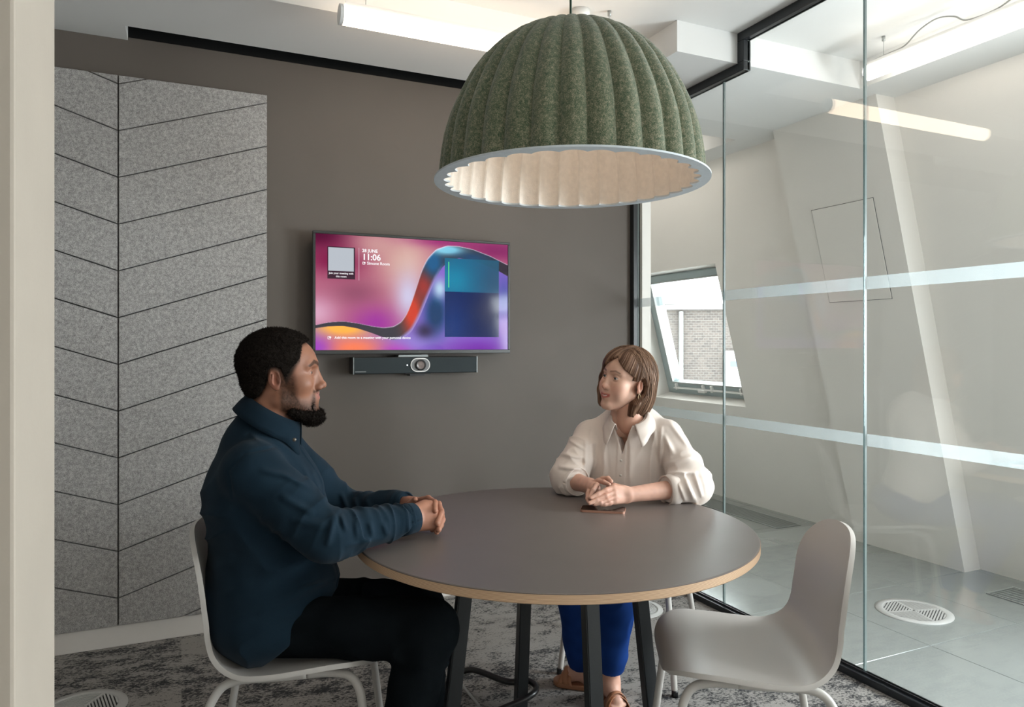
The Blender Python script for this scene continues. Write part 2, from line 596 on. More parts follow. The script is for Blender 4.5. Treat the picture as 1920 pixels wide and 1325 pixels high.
# ---- windows in the slope
w_len = (WZ1 - WZ0) / math.cos(sl)
for wi, (a, b_) in enumerate(OPEN):
    root = empty('window_%d' % (wi + 1))
    root['kind'] = 'structure'
    root.matrix_world = slope_mat(b_, WZ0, XM, 0.0)      # local x runs toward -y or +y along the wall
    ww = b_ - a
    flip = 1.0
    bm = bmesh.new()
    ring_geo(bm, ww, w_len, 0.07, -0.26, -0.16)
    frm = bm_obj('window_frame', bm, M['alu'], root)
    bm = bmesh.new()
    ring_geo(bm, ww - 0.10, w_len - 0.10, 0.065, -0.225, -0.145, 0.05, 0.05)
    sash = bm_obj('sash', bm, M['alu'], root)
    bm = bmesh.new()
    ring_geo(bm, ww - 0.21, w_len - 0.21, 0.012, -0.16, -0.136, 0.105, 0.105)
    bm_obj('glazing_bead', bm, M['steel'], sash)
    box('pane', 0.10, ww - 0.10, 0.10, w_len - 0.10, -0.195, -0.188, M['wpane'], root)
    bm = bmesh.new()
    add_box(bm, 0.14, ww - 0.14, 0.062, 0.074, -0.145, -0.115, 0.003, 1)
    for hx in (0.16, ww * 0.5 - 0.06, ww * 0.5 + 0.05, ww - 0.18):
        add_box(bm, hx, hx + 0.02, 0.05, 0.105, -0.15, -0.12, 0.003, 1)
    bm_obj('handle_bar', bm, M['plastic_white'], root)
    bm = bmesh.new()
    add_box(bm, ww * 0.42, ww * 0.42 + 0.09, 0.045, 0.075, -0.135, -0.10, 0.008, 2)
    bm_obj('latch', bm, M['plastic_white'], root)
    bm = bmesh.new()
    add_box(bm, 0.0, ww, -0.001, 0.006, -0.16, 0.0, 0.0)
    bm_obj('window_sill', bm, M['white'], root)

# ---- corridor floor of square tiles
ft = box('floor_corridor', XG + 0.01, 4.5, -2.6, 6.6, -0.05, -0.008, M['tile_gap'])
struct(ft)
tile_me = None
xs = [XG + 0.015, 2.93, 3.53, 4.13, 4.45]
ys = [2.085 + 0.6 * k for k in range(-4, 8)]
tm = {}
for i in range(4):
    w = xs[i + 1] - xs[i]
    bm = bmesh.new()
    add_box(bm, 0.0015, w - 0.0015, 0.0015, 0.5985, -0.012, 0.0, 0.0012, 1)
    o = bm_obj('floor_tile', bm, M['tile'], ft)
    o.location = (xs[i], ys[0], 0)
    for y in ys[1:]:
        c = o.copy()
        COL.objects.link(c)
        c.location = (xs[i], y, 0)

# ---- glass partition: frame pieces, panes, joints, film bands
part = empty('glass_partition', (XG, 0, 0))
tag(part, 'frameless glass partition with black track and frosted bands beside the round table', 'partition')


def pbox(name, x0, x1, y0, y1, z0, z1, m, parent=part, bevel=0.0):
    return box(name, x0, x1, y0, y1, z0, z1, m, parent, bevel)


pbox('floor_track', -0.030, 0.012, -2.6, YB, 0.0, 0.028, M['track'], bevel=0.003)
pbox('glazing_channel', -0.010, 0.010, -2.6, YB, 0.028, 0.036, M['track'])
pbox('head_rail', -0.030, 0.014, -2.6, 2.65, Z_HI - 0.042, Z_HI, M['track'], bevel=0.003)
pbox('head_rail', -0.030, 0.014, 2.608, YB, Z_LO - 0.042, Z_LO, M['track'], bevel=0.003)
pbox('head_drop', -0.030, 0.014, 2.608, 2.65, Z_LO, Z_HI - 0.042, M['track'], bevel=0.003)
pbox('wall_post', -0.032, 0.014, YB - 0.038, YB, 0.0, Z_LO - 0.042, M['track'], bevel=0.003)
joints = [-2.6, -2.01, -1.21, -0.416, 0.381, 1.178, 1.977, 2.774, YB - 0.036]
for k in range(len(joints) - 1):
    y0, y1 = joints[k] + 0.004, joints[k + 1] - 0.004
    if y1 > 2.65 and y0 < 2.6:
        # this pane follows the step in the ceiling
        prof = [(y0, 0.036), (y1, 0.036), (y1, Z_LO - 0.042), (2.608, Z_LO - 0.042), (2.608, Z_HI - 0.042), (y0, Z_HI - 0.042)]
    else:
        zt = (Z_LO if y0 > 2.6 else Z_HI) - 0.042
        prof = [(y0, 0.036), (y1, 0.036), (y1, zt), (y0, zt)]
    n = len(prof)
    V = [(-0.005, p[0], p[1]) for p in prof] + [(0.005, p[0], p[1]) for p in prof]
    Fc = [tuple(range(n)), tuple(range(2 * n - 1, n - 1, -1))] + [(i, i + n, (i + 1) % n + n, (i + 1) % n) for i in range(n)]
    p = mesh('pane', V, Fc, [M['pane'], M['pane_edge']], part)
    for q in p.data.polygons:
        if q.index > 1:
            q.material_index = 1
    for (z0, z1) in ((1.507, 1.556), (0.903, 0.950)):
        box('frosted_band', 0.0056, 0.0060, y0 + 0.001, y1 - 0.001, z0, z1, M['frost'], p)
    if k > 0:
        zt = (Z_LO if y0 > 2.6 else Z_HI) - 0.042
        pbox('joint_bead', -0.0055, 0.0055, y0 - 0.0062, y0 - 0.0018, 0.036, zt, M['bead'])

# ---- outside: brick terrace across the yard
bd = empty('brick_building', (0, 0, 0))
dirv = Vector((math.sin(YAW + R(13.7)), math.cos(YAW + R(13.7)), 0))
bc = dirv * 19.0
bd.location = (bc.x, bc.y, -6.0)
bd.rotation_euler = (0, 0, -(YAW + R(13.7)) + R(8))
box('wall', -14, 14, 0, 4, 0.0, 8.15, M['brick'], bd)
box('parapet', -14, 14, -0.12, 4.1, 8.15, 8.30, M['stone'], bd)
for x in (-3.4, -0.2, 5.2):
    tube('drainpipe', [(x, -0.10, 0), (x, -0.10, 8.1)], 0.06, M['steel'], bd, 8)
box('ledge', -14, 14, -0.5, 0, 5.0, 5.15, M['stone'], bd)
for k in range(9):
    w_ = box('window', -11.2 + k * 2.6, -10.2 + k * 2.6, -0.03, 0.05, 2.2, 3.9, M['wpane'], bd)
    box('window_surround', -11.28 + k * 2.6, -10.12 + k * 2.6, -0.02, 0.04, 2.12, 3.98, M['stone'], bd)
tag(bd, 'old brick building with flat parapet seen through the roof window', 'building')
sg = box('wall_sign', 0.9, 1.6, -0.16, -0.10, 5.65, 7.1, M['plastic_white'])
sg.matrix_world = bd.matrix_basis.copy()
tag(sg, 'tall white notice board fixed on the brick building outside', 'sign')
sgp = box('sign_print', 1.0, 1.5, -0.166, -0.16, 6.7, 6.85, simple('blue print', (0.12, 0.16, 0.35), 0.6), sg)
gw = box('garden_wall', -2.2, 4.2, -2.4, -2.0, 3.2, 4.5, M['stone'], None)
gw.matrix_world = bd.matrix_basis.copy()
tag(gw, 'low pale stone wall in the yard outside the roof window', 'garden wall')
gwc = box('coping', -2.3, 4.3, -2.5, -1.9, 4.5, 4.6, M['plastic_white'], gw)
g = box('ground', -60, 60, 4.9, 90, -6.2, -6.0, M['asphalt'])
struct(g)

# light at the unseen openings and from tubes behind the camera is added
# ================================================================== OBJECTS
# ---- felt wall panels laid in chevron planks
def clip_poly(poly, axis, val, keep_greater):
    out = []
    for i in range(len(poly)):
        a, b = poly[i], poly[(i + 1) % len(poly)]
        ia = (a[axis] >= val) == keep_greater
        ib = (b[axis] >= val) == keep_greater
        if ia:
            out.append(a)
        if ia != ib:
            t = (val - a[axis]) / (b[axis] - a[axis])
            out.append((a[0] + t * (b[0] - a[0]), a[1] + t * (b[1] - a[1])))
    return out


def felt_panel(x0, x1, sign, z_joint, label):
    root = empty('acoustic_panel', (x0, YB - 0.001, 0.093))
    tag(root, label, 'wall panel')
    z0, z1, w = 0.093, 2.445, x1 - x0
    box('backing', 0.001, w - 0.001, -0.008, 0.0, 0.001, z1 - z0 - 0.001, M['groove'], root)
    n = 0
    for k in range(-16, 8):
        lo = z_joint + 0.2 * k            # height of the lower edge at the middle joint
        g = 0.0026
        if sign > 0:                      # rises to the right
            pts = [(x0, lo + g), (x1, lo + w / 3 + g), (x1, lo + 0.2 + w / 3 - g), (x0, lo + 0.2 - g)]
        else:                             # rises to the left
            pts = [(x0, lo + w / 3 + g), (x1, lo + g), (x1, lo + 0.2 - g), (x0, lo + 0.2 + w / 3 - g)]
        pts = clip_poly(pts, 1, z0, True)
        if len(pts) > 2:
            pts = clip_poly(pts, 1, z1, False)
        if len(pts) < 3:
            continue
        bm = bmesh.new()
        a = [bm.verts.new((p[0] - x0, -0.008, p[1] - z0)) for p in pts]
        c = [bm.verts.new((p[0] - x0, -0.024, p[1] - z0)) for p in pts]
        bm.faces.new(a)
        top = bm.faces.new(list(reversed(c)))
        m_ = len(a)
        for i in range(m_):
            bm.faces.new((a[i], c[i], c[(i + 1) % m_], a[(i + 1) % m_]))
        bmesh.ops.recalc_face_normals(bm, faces=bm.faces)
        es = [e for e in top.edges]
        bmesh.ops.bevel(bm, geom=es, offset=0.0022, segments=2, affect='EDGES')
        bm_obj('plank', bm, M['felt_grey'], root)
    return root


felt_panel(-0.852, -0.2485, -1, 2.2095, 'grey felt wall panel with planks rising towards the pale door jamb')
felt_panel(-0.2435, 0.360, 1, 2.2095, 'grey felt wall panel with planks rising towards the wall screen')

# ---- wall screen
TVX0, TVX1, TVZ0, TVZ1, TVY = 0.557, 1.567, 1.248, 1.826, 3.458
tv = empty('television', ((TVX0 + TVX1) / 2, YB, TVZ0))
tag(tv, 'wall-mounted flat screen showing a colourful wave picture', 'television')
ox, oz = (TVX0 + TVX1) / 2, TVZ0
hw, hh = (TVX1 - TVX0) / 2, TVZ1 - TVZ0
yf = TVY - YB
box('rear_shell', -hw + 0.012, hw - 0.012, yf + 0.012, yf + 0.05, 0.012, hh - 0.012, M['plastic_black'], tv, bevel=0.006)
box('wall_bracket', -0.2, 0.2, yf + 0.05, -0.001, 0.12, hh - 0.12, M['plastic_black'], tv)
bm = bmesh.new()
bz = 0.013
add_box(bm, -hw, hw, yf - 0.004, yf + 0.014, 0, bz + 0.006, 0.002, 1)
add_box(bm, -hw, hw, yf - 0.004, yf + 0.014, hh - bz, hh, 0.002, 1)
add_box(bm, -hw, -hw + bz, yf - 0.004, yf + 0.014, bz + 0.006, hh - bz, 0.002, 1)
add_box(bm, hw - bz, hw, yf - 0.004, yf + 0.014, bz + 0.006, hh - bz, 0.002, 1)
bm_obj('bezel', bm, M['tv_bezel'], tv)


def paint(U, V):
    def mixc(a, b, t):
        t = np.clip(t, 0, 1)[..., None]
        return a * (1 - t) + b * t

    def S(a, b, x):
        t = np.clip((x - a) / (b - a), 0, 1)
        return t * t * (3 - 2 * t)

    def blob(c, col, u, v, su, sv, k=1.0):
        w = k * np.exp(-((U - u) / su) ** 2 - ((V - v) / sv) ** 2)
        return mixc(c, np.array(col, float), w)
    shp = U.shape + (3,)
    c = np.zeros(shp) + np.array((170, 92, 118.0))
    c = blob(c, (78, 14, 48), 0.02, 0.0, 0.16, 0.16, 1.0)
    c = blob(c, (120, 26, 66), 0.10, 0.22, 0.16, 0.13, 0.9)
    c = blob(c, (206, 166, 154), 0.44, 0.20, 0.16, 0.30, 1.0)
    c = blob(c, (196, 150, 146), 0.30, 0.06, 0.12, 0.12, 0.8)
    c = blob(c, (132, 66, 92), 0.19, 0.50, 0.12, 0.12, 0.8)
    c = blob(c, (214, 170, 196), 0.0, 0.68, 0.10, 0.14, 0.8)
    c = blob(c, (150, 44, 146), 0.29, 0.76, 0.12, 0.14, 1.0)
    c = blob(c, (196, 196, 226), 0.455, 0.52, 0.07, 0.22, 0.9)
    c = blob(c, (150, 44, 110), 0.66, 0.0, 0.20, 0.06, 1.0)
    c = blob(c, (128, 30, 92), 0.95, 0.06, 0.20, 0.10, 1.0)
    tu = np.array([0, 0.06, 0.13, 0.20, 0.27, 0.33, 0.38, 0.42, 0.45, 0.475, 0.50, 0.525, 0.555, 0.60, 0.66, 0.72, 0.80, 0.90, 1.0])
    tv_ = np.array([0.785, 0.76, 0.75, 0.765, 0.79, 0.803, 0.79, 0.745, 0.665, 0.55, 0.41, 0.27, 0.165, 0.08, 0.04, 0.038, 0.06, 0.115, 0.19])
    bu = np.array([0, 0.06, 0.13, 0.20, 0.27, 0.33, 0.38, 0.42, 0.47, 0.51, 0.55, 0.59, 0.63, 0.67, 0.72, 0.80, 0.90, 0.95, 1.0])
    bv_ = np.array([0.812, 0.795, 0.79, 0.81, 0.85, 0.89, 0.912, 0.905, 0.84, 0.72, 0.55, 0.38, 0.25, 0.18, 0.15, 0.16, 0.22, 0.255, 0.30])
    uu = np.linspace(0, 1, 400)
    def sm(y):
        k = np.ones(9) / 9
        return np.convolve(np.pad(y, 4, mode='edge'), k, mode='valid')
    vt = np.interp(U, uu, sm(np.interp(uu, tu, tv_)))
    vb = np.interp(U, uu, sm(np.interp(uu, bu, bv_)))
    # field below the ribbon
    lo = np.zeros(shp) + np.array((128, 96, 190.0))
    lo = blob(lo, (246, 176, 66), 0.13, 0.80, 0.14, 0.10, 1.2)
    lo = blob(lo, (240, 118, 78), 0.18, 0.98, 0.18, 0.10, 1.0)
    lo = blob(lo, (150, 60, 180), 0.0, 0.98, 0.07, 0.09, 1.0)
    lo = blob(lo, (176, 48, 170), 0.40, 1.0, 0.08, 0.06, 0.9)
    lo = blob(lo, (142, 130, 208), 0.55, 0.92, 0.14, 0.10, 0.9)
    lo = blob(lo, (10, 54, 96), 0.60, 0.66, 0.06, 0.20, 1.2)
    lo = blob(lo, (40, 30, 60), 0.54, 0.83, 0.05, 0.07, 0.9)
    lo = blob(lo, (170, 200, 224), 0.62, 0.44, 0.035, 0.09, 1.0)
    lo = blob(lo, (112, 44, 160), 0.85, 1.0, 0.25, 0.10, 1.0)
    lo = blob(lo, (66, 74, 150), 0.98, 0.55, 0.05, 0.25, 1.0)
    lo = blob(lo, (110, 44, 160), 0.98, 0.80, 0.06, 0.14, 1.0)
    c = mixc(c, lo, S(-0.003, 0.003, V - vb))
    # ribbon
    t = np.clip((V - vt) / np.maximum(vb - vt, 1e-4), 0, 1)
    rb = np.zeros(shp) + np.array((52, 50, 58.0))
    rb = blob(rb, (196, 58, 34), 0.475, 0.66, 0.05, 0.20, 1.2)
    rb = blob(rb, (150, 46, 40), 0.535, 0.42, 0.05, 0.14, 1.0)
    rb = blob(rb, (24, 84, 130), 0.585, 0.20, 0.05, 0.12, 1.2)
    rb = blob(rb, (124, 196, 222), 0.66, 0.08, 0.09, 0.045, 1.3)
    rb = blob(rb, (30, 70, 110), 0.80, 0.14, 0.10, 0.05, 0.9)
    rb = blob(rb, (46, 40, 52), 0.98, 0.24, 0.06, 0.08, 1.0)
    edge = S(0.72, 1.0, t) * S(0.33, 0.42, U) * (1 - S(0.58, 0.66, U))
    rb = mixc(rb, np.array((150, 140, 214.0)), edge * 0.9)
    hl = np.exp(-(t / 0.05) ** 2)
    rb = mixc(rb, np.array((226, 214, 234.0)), hl * 0.9)
    ins = S(-0.002, 0.002, V - vt) * (1 - S(-0.002, 0.002, V - vb))
    c = mixc(c, rb, ins)
    # agenda card at the right
    card = ((U > 0.647) & (U < 0.95) & (V > 0.155) & (V < 0.885)).astype(float)
    up = np.zeros(shp) + np.array((22, 92, 124.0))
    up = blob(up, (16, 124, 156), 0.70, 0.36, 0.09, 0.16, 1.0)
    up = blob(up, (40, 78, 104), 0.92, 0.35, 0.08, 0.30, 0.9)
    dn = np.zeros(shp) + np.array((8, 32, 80.0))
    dn = blob(dn, (0, 44, 104), 0.69, 0.80, 0.09, 0.25, 1.0)
    dn = blob(dn, (34, 36, 66), 0.90, 0.62, 0.10, 0.25, 0.9)
    cc = mixc(up, dn, (V > 0.462).astype(float))
    c = mixc(c, cc, card * 0.95)
    gl = ((np.abs(U - 0.669) < 0.0022) & (V > 0.19) & (V < 0.425)).astype(float)
    c = mixc(c, np.array((92, 226, 130.0)), gl)
    # blank code card with its caption strip
    capt = ((U > 0.055) & (U < 0.187) & (V > 0.105) & (V < 0.385)).astype(float)
    c = mixc(c, np.array((48, 32, 44.0)), capt * 0.9)
    qr = ((U > 0.060) & (U < 0.182) & (V > 0.112) & (V < 0.315)).astype(float)
    c = mixc(c, np.array((176, 182, 190.0)), qr)
    ln = ((np.abs(U - 0.2055) < 0.0011) & (V > 0.105) & (V < 0.39)).astype(float)
    c = mixc(c, np.array((206, 170, 186.0)), ln)
    return c / 255.0


NX, NZ = 460, 262
sw, sh = hw - bz, (hh - bz) - (bz + 0.006)
gu, gv = np.meshgrid(np.linspace(0, 1, NX + 1), np.linspace(0, 1, NZ + 1))
V_ = np.stack([-sw + 2 * sw * gu, np.zeros_like(gu) + yf, hh - bz - sh * gv], -1).reshape(-1, 3)
idx = np.arange((NX + 1) * (NZ + 1)).reshape(NZ + 1, NX + 1)
F_ = np.stack([idx[:-1, :-1], idx[1:, :-1], idx[1:, 1:], idx[:-1, 1:]], -1).reshape(-1, 4)
me = bpy.data.meshes.new('screen')
me.from_pydata(V_.tolist(), [], F_.tolist())
ca = me.color_attributes.new('picture', 'FLOAT_COLOR', 'POINT')
rgb = paint(gu, gv).reshape(-1, 3) ** 2.2
ca.data.foreach_set('color', np.c_[rgb, np.ones(len(rgb))].astype(np.float32).ravel())
m, nt, b = new_mat('screen picture')
va = nd(nt, 'ShaderNodeVertexColor', layer_name='picture')
b.inputs['Base Color'].default_value = (0.004, 0.004, 0.005, 1)
b.inputs['Roughness'].default_value = 0.08
b.inputs['Specular IOR Level'].default_value = 0.25
nt.links.new(va.outputs['Color'], b.inputs['Emission Color'])
b.inputs['Emission Strength'].default_value = 0.34
scr = link('screen', me, m, tv)
M['type'] = emit('white type', (0.93, 0.91, 0.93), 0.34)


def text(s, u, v, size, parent, align='LEFT', mat=None, bold=0.0, name='lettering'):
    cu = bpy.data.curves.new('txt', 'FONT')
    cu.body = s
    cu.size = size
    cu.align_x = align
    cu.align_y = 'CENTER'
    cu.offset = bold
    cu.resolution_u = 3
    o = bpy.data.objects.new('txt', cu)
    COL.objects.link(o)
    bpy.context.view_layer.update()
    me_ = bpy.data.meshes.new_from_object(o.evaluated_get(bpy.context.evaluated_depsgraph_get()))
    bpy.data.objects.remove(o, do_unlink=True)
    t = link(name, me_, mat or M['type'], parent)
    t.rotation_euler = (R(90), 0, 0)
    return t


for (s, u, v, size, al, bold) in (
        ('28 JUNE', 0.222, 0.128, 0.0215, 'LEFT', 0.0005), ('11:06', 0.222, 0.185, 0.041, 'LEFT', 0.0009),
        ('Simone Room', 0.246, 0.237, 0.0195, 'LEFT', 0.0003),
        ('Join your meeting with', 0.121, 0.335, 0.0125, 'CENTER', 0.0002), ('this room', 0.121, 0.362, 0.0125, 'CENTER', 0.0002),
        ('Add this room to a meeting with your personal device', 0.089, 0.893, 0.0168, 'LEFT', 0.0003)):
    t = text(s, u, v, size, scr, al, bold=bold)
    t.location = (-sw + 2 * sw * u, yf - 0.0012, hh - bz - sh * v)
for (u, v, w_, h_) in ((0.224, 0.237, 0.012, 0.012), (0.057, 0.893, 0.013, 0.014)):
    bm = bmesh.new()
    x, z = -sw + 2 * sw * u, hh - bz - sh * v
    for (a, b2, c_, d_) in ((0, w_, -h_ / 2, -h_ / 2 + 0.002), (0, w_, h_ / 2 - 0.002, h_ / 2), (0, 0.002, -h_ / 2, h_ / 2), (w_ - 0.002, w_, -h_ / 2, h_ / 2), (w_ * .5, w_ + .003, 0, 0.004)):
        add_box(bm, x + a, x + b2, yf - 0.0014, yf - 0.0008, z + c_, z + d_)
    bm_obj('icon', bm, M['type'], scr)

# ---- conference soundbar under the screen
sb = empty('soundbar', (1.062, YB, 1.150))
tag(sb, 'dark video soundbar with a central camera under the wall screen', 'soundbar')
sx = 0.318
box('housing', -sx, sx, -0.085, -0.003, 0.0, 0.082, M['plastic_black'], sb, bevel=0.004)
box('speaker_cloth', -sx + 0.004, sx - 0.004, -0.0885, -0.084, 0.003, 0.079, M['bar_cloth'], sb, bevel=0.0015)
for s in (-1, 1):
    box('end_strip', min(s * sx, s * (sx - 0.004)), max(s * sx, s * (sx - 0.004)), -0.091, -0.08, 0.0, 0.082, M['bar_edge'], sb)


def stadium(rx, rz, n=12):
    p = []
    for k in range(n + 1):
        a = -math.pi / 2 + math.pi * k / n
        p.append((rx - rz + rz * math.cos(a), rz * math.sin(a)))
    for k in range(n + 1):
        a = math.pi / 2 + math.pi * k / n
        p.append((-rx + rz + rz * math.cos(a), rz * math.sin(a)))
    return p


def plate(name, prof, y0, y1, cx, cz, m, parent):
    n = len(prof)
    V = [(cx + p[0], y0, cz + p[1]) for p in prof] + [(cx + p[0], y1, cz + p[1]) for p in prof]
    Fc = [tuple(range(n)), tuple(range(2 * n - 1, n - 1, -1))] + [(i, i + n, (i + 1) % n + n, (i + 1) % n) for i in range(n)]
    o = mesh(name, V, Fc, m, parent)
    return smooth_by_angle(o)


cmod = plate('camera_surround', stadium(0.050, 0.034), -0.0925, -0.088, 0.014, 0.042, M['silver'], sb)
plate('camera_window', stadium(0.046, 0.030), -0.0935, -0.0920, 0.014, 0.042, simple('grey camera window', (0.20, 0.205, 0.21), 0.25), cmod)
V, Fc = lathe_geo([(0.0, 0.0), (0.026, 0.0), (0.027, 0.008), (0.022, 0.010), (0.019, 0.007), (0.013, 0.006), (0.0, 0.0075)], 32)
lens = mesh('lens', [(0.014 + x, -0.0935 - z, 0.042 + y) for x, y, z in V], Fc, [M['plastic_black'], simple('lens glass', (0.20, 0.16, 0.15), 0.08, spec=0.8)], cmod, True)
for p in lens.data.polygons:
    if np.hypot(p.center[0] - 0.014, p.center[2] - 0.042) < 0.0185:
        p.material_index = 1
V, Fc = lathe_geo([(0, 0), (0.003, 0), (0.003, 0.001), (0, 0.0012)], 12)
mesh('status_light', [(-0.052 + x, -0.0888 - z, 0.042 + y) for x, y, z in V], Fc, emit('status led', (0.9, 0.95, 1.0), 1.5), sb)
box('maker_badge', -sx + 0.010, -sx + 0.062, -0.0893, -0.0885, 0.0105, 0.0145, M['bar_edge'], sb)
box('foot_bracket', -0.055, 0.075, -0.07, -0.02, -0.0035, 0.0, M['plastic_black'], sb)
box('foot_bracket', -0.03, 0.045, -0.06, -0.004, -0.012, -0.0035, M['plastic_black'], sb)
box('top_bracket', -0.09, 0.06, -0.070, -0.002, 0.082, 0.092, M['bar_edge'], sb)

# ---- pendant lamp
PC = (1.055, 1.890)
PZ = 1.30 + 303 * 2.158 / F_PX
pl = empty('pendant_lamp', (PC[0], PC[1], PZ))
tag(pl, 'large fluted green felt dome pendant hanging over the round table', 'pendant lamp')
prof_z = np.array([0.0, 0.029, 0.08, 0.133, 0.19, 0.24, 0.295, 0.345, 0.38, 0.408, 0.430, 0.447, 0.458, 0.4645])
prof_r = np.array([0.392, 0.390, 0.384, 0.375, 0.357, 0.335, 0.305, 0.268, 0.232, 0.195, 0.155, 0.108, 0.06, 0.018])
NF = 32
SEG = NF * 14


def flute(th):
    p = (th * NF / (2 * math.pi)) % 1.0
    return abs(math.sin(math.pi * p)) ** 0.75          # round ribs, tight valleys


def dome(scale_r, dz, amp):
    V = []
    ts = np.linspace(0, 1, 46)
    zz = np.interp(ts, np.linspace(0, 1, len(prof_z)), prof_z)
    rr = np.interp(zz, prof_z, prof_r)
    for i, (z, r) in enumerate(zip(zz, rr)):
        a = amp * min(1.0, r / 0.2) * min(1.0, r / 0.39 + 0.15)
        for k in range(SEG):
            th = 2 * math.pi * k / SEG
            q = r * scale_r - a * (1 - flute(th))
            V.append((q * math.cos(th), q * math.sin(th), z + dz))
    n = len(zz)
    Fc = [(i * SEG + k, i * SEG + (k + 1) % SEG, (i + 1) * SEG + (k + 1) % SEG, (i + 1) * SEG + k) for i in range(n - 1) for k in range(SEG)]
    Fc.append(tuple((n - 1) * SEG + k for k in range(SEG)))
    return V, Fc


V, Fc = dome(1.0, 0.0, 0.019)
mesh('shade', V, Fc, M['felt_green'], pl, True)
V, Fc = dome(0.968, -0.004, 0.019)
mesh('shade_lining', V, [tuple(reversed(f)) for f in Fc], M['shade_in'], pl, True)
# rim: flat ring with a scalloped inside edge
V = []
for ring in range(4):
    for k in range(SEG):
        th = 2 * math.pi * k / SEG
        q = {0: 0.405, 1: 0.377 - 0.019 * (1 - flute(th))}[ring % 2]
        V.append((q * math.cos(th), q * math.sin(th), -0.001 if ring < 2 else -0.006))
def rq(a, b):
    return [(a * SEG + k, a * SEG + (k + 1) % SEG, b * SEG + (k + 1) % SEG, b * SEG + k) for k in range(SEG)]
mesh('rim', V, rq(0, 1) + rq(3, 2) + rq(2, 0) + rq(1, 3), M['shade_rim'], pl)
tube('flex', [(0, 0, 0.464), (0, 0, Z_HI - PZ - 0.02)], 0.0035, M['cable_green'], pl, 8)
lathe('ceiling_rose', [(0, Z_HI - PZ - 0.03), (0.04, Z_HI - PZ - 0.03), (0.05, Z_HI - PZ - 0.02), (0.05, Z_HI - PZ - 0.0005), (0, Z_HI - PZ - 0.0005)], M['plastic_white'], pl, 32)
lathe('lamp_holder', [(0, 0.462), (0.022, 0.46), (0.022, 0.38), (0.018, 0.372), (0, 0.372)], M['plastic_white'], pl, 24)
M['bulb'] = emit('warm bulb', (1.0, 0.88, 0.74), 6.0)
lathe('bulb', [(0.0, 0.275), (0.02, 0.28), (0.032, 0.295), (0.037, 0.315), (0.032, 0.335), (0.02, 0.355), (0.015, 0.372)], M['bulb'], pl, 24)

# ---- ceiling detector
dt = empty('smoke_detector', (1.20, 2.13, Z_HI))
_p = at(1088, 30, 3.16)
dt.location = (_p[0], _p[1], Z_HI)
dt.scale = (0.82, 0.82, 1.0)
tag(dt, 'round white detector on the ceiling behind the pendant', 'detector')
lathe('base', [(0, -0.001), (0.052, -0.001), (0.052, -0.02), (0.047, -0.03), (0.03, -0.034), (0, -0.034)], M['plastic_white'], dt, 40)
lathe('sensor_cage', [(0.016, -0.034), (0.016, -0.046), (0.010, -0.052), (0, -0.052)], M['plastic_white'], dt, 20)

# ---- linear tube lamps
def tube_lamp(p0, p1, rad, label, wires=True, group=None, light=None):
    p0, p1 = np.array(p0, float), np.array(p1, float)
    root = empty('tube_lamp', p0)
    tag(root, label, 'lamp', group)
    d = p1 - p0
    L = np.linalg.norm(d)
    e = d / L
    cap = []
    V, Fc = tube_geo([e * s for s in (0.012, 0.016, L - 0.016, L - 0.012)], [rad * 0.99, rad, rad, rad * 0.99], 28)
    mesh('diffuser', V, Fc, light or M['lamp_on'], root, True)
    for (a, b) in ((0.0, 0.013), (L - 0.013, L)):
        V, Fc = tube_geo([e * a, e * b], rad * 1.03, 28)
        smooth_by_angle(mesh('end_cap', V, Fc, M['lamp_body'], root))
    side = np.cross(e, (0, 0, 1.0))
    # housing spine along the top
    h0, h1 = 0.02, L - 0.02
    w_ = rad * 0.55
    V = []
    for s in (h0, h1):
        for (a, z) in ((-w_, rad * 0.80), (w_, rad * 0.80), (w_, rad * 1.25), (-w_, rad * 1.25)):
            V.append(e * s + side * a + np.array((0, 0, z)))
    mesh('spine', V, [(3, 2, 1, 0), (4, 5, 6, 7), (0, 1, 5, 4), (1, 2, 6, 5), (2, 3, 7, 6), (3, 0, 4, 7)], M['lamp_body'], root)
    if wires:
        for s in (0.10, L - 0.10):
            a = e * s + np.array((0, 0, rad * 1.25))
            tp = np.array((a[0], a[1], Z_HI - p0[2] - 0.001))
            wr = tube('suspension_wire', [a, tp], 0.0012, M['steel'], root, 6)
            V, Fc = tube_geo([tp - np.array((0, 0, 0.022)), tp], 0.008, 12)
            mesh('wire_grip', V, Fc, M['steel'], wr, True)
    return root


tube_lamp((0.53, 2.70, 2.515), (1.80, 2.70, 2.515), 0.036, 'lit white tube lamp above the table in front of the wall screen')
cl = tube_lamp((3.02, 2.485, 2.605), (3.02, 0.985, 2.605), 0.036, 'lit white tube lamp hanging in the corridor beyond the glass', light=M['lamp_office'])
_c = [(0, -0.03, 0.05), (0.0, -0.13, 0.055), (0.0, -0.21, 0.06), (0.005, -0.28, 0.105), (0.01, -0.36, 0.125), (0.005, -0.44, 0.10), (0.0, -0.50, 0.06), (0.0, -0.62, 0.055), (0.01, -0.70, 0.09), (0.02, -0.73, 0.143)]
tube('power_flex', smooth_path(_c, 8), 0.0035, M['cable_grey'], cl, 8)
for k, (a, b_) in enumerate((((-1.3, 0.0, 2.66), (-1.3, -1.5, 2.66)), ((1.1, -0.2, 2.66), (1.1, -1.7, 2.66)), ((3.02, 0.5, 2.605), (3.02, -1.5, 2.605)), ((3.0, 4.0, 2.68), (3.0, 5.4, 2.68)))):  # tube lamps added out of view to raise the overall light
    tube_lamp(a, b_, 0.036, ('added unseen tube lamp beyond the pale door jamb', 'added unseen tube lamp over the open side of the meeting room', 'added unseen tube lamp further along the corridor ceiling', 'added unseen tube lamp at the far end of the corridor')[k], light=M['lamp_office'])

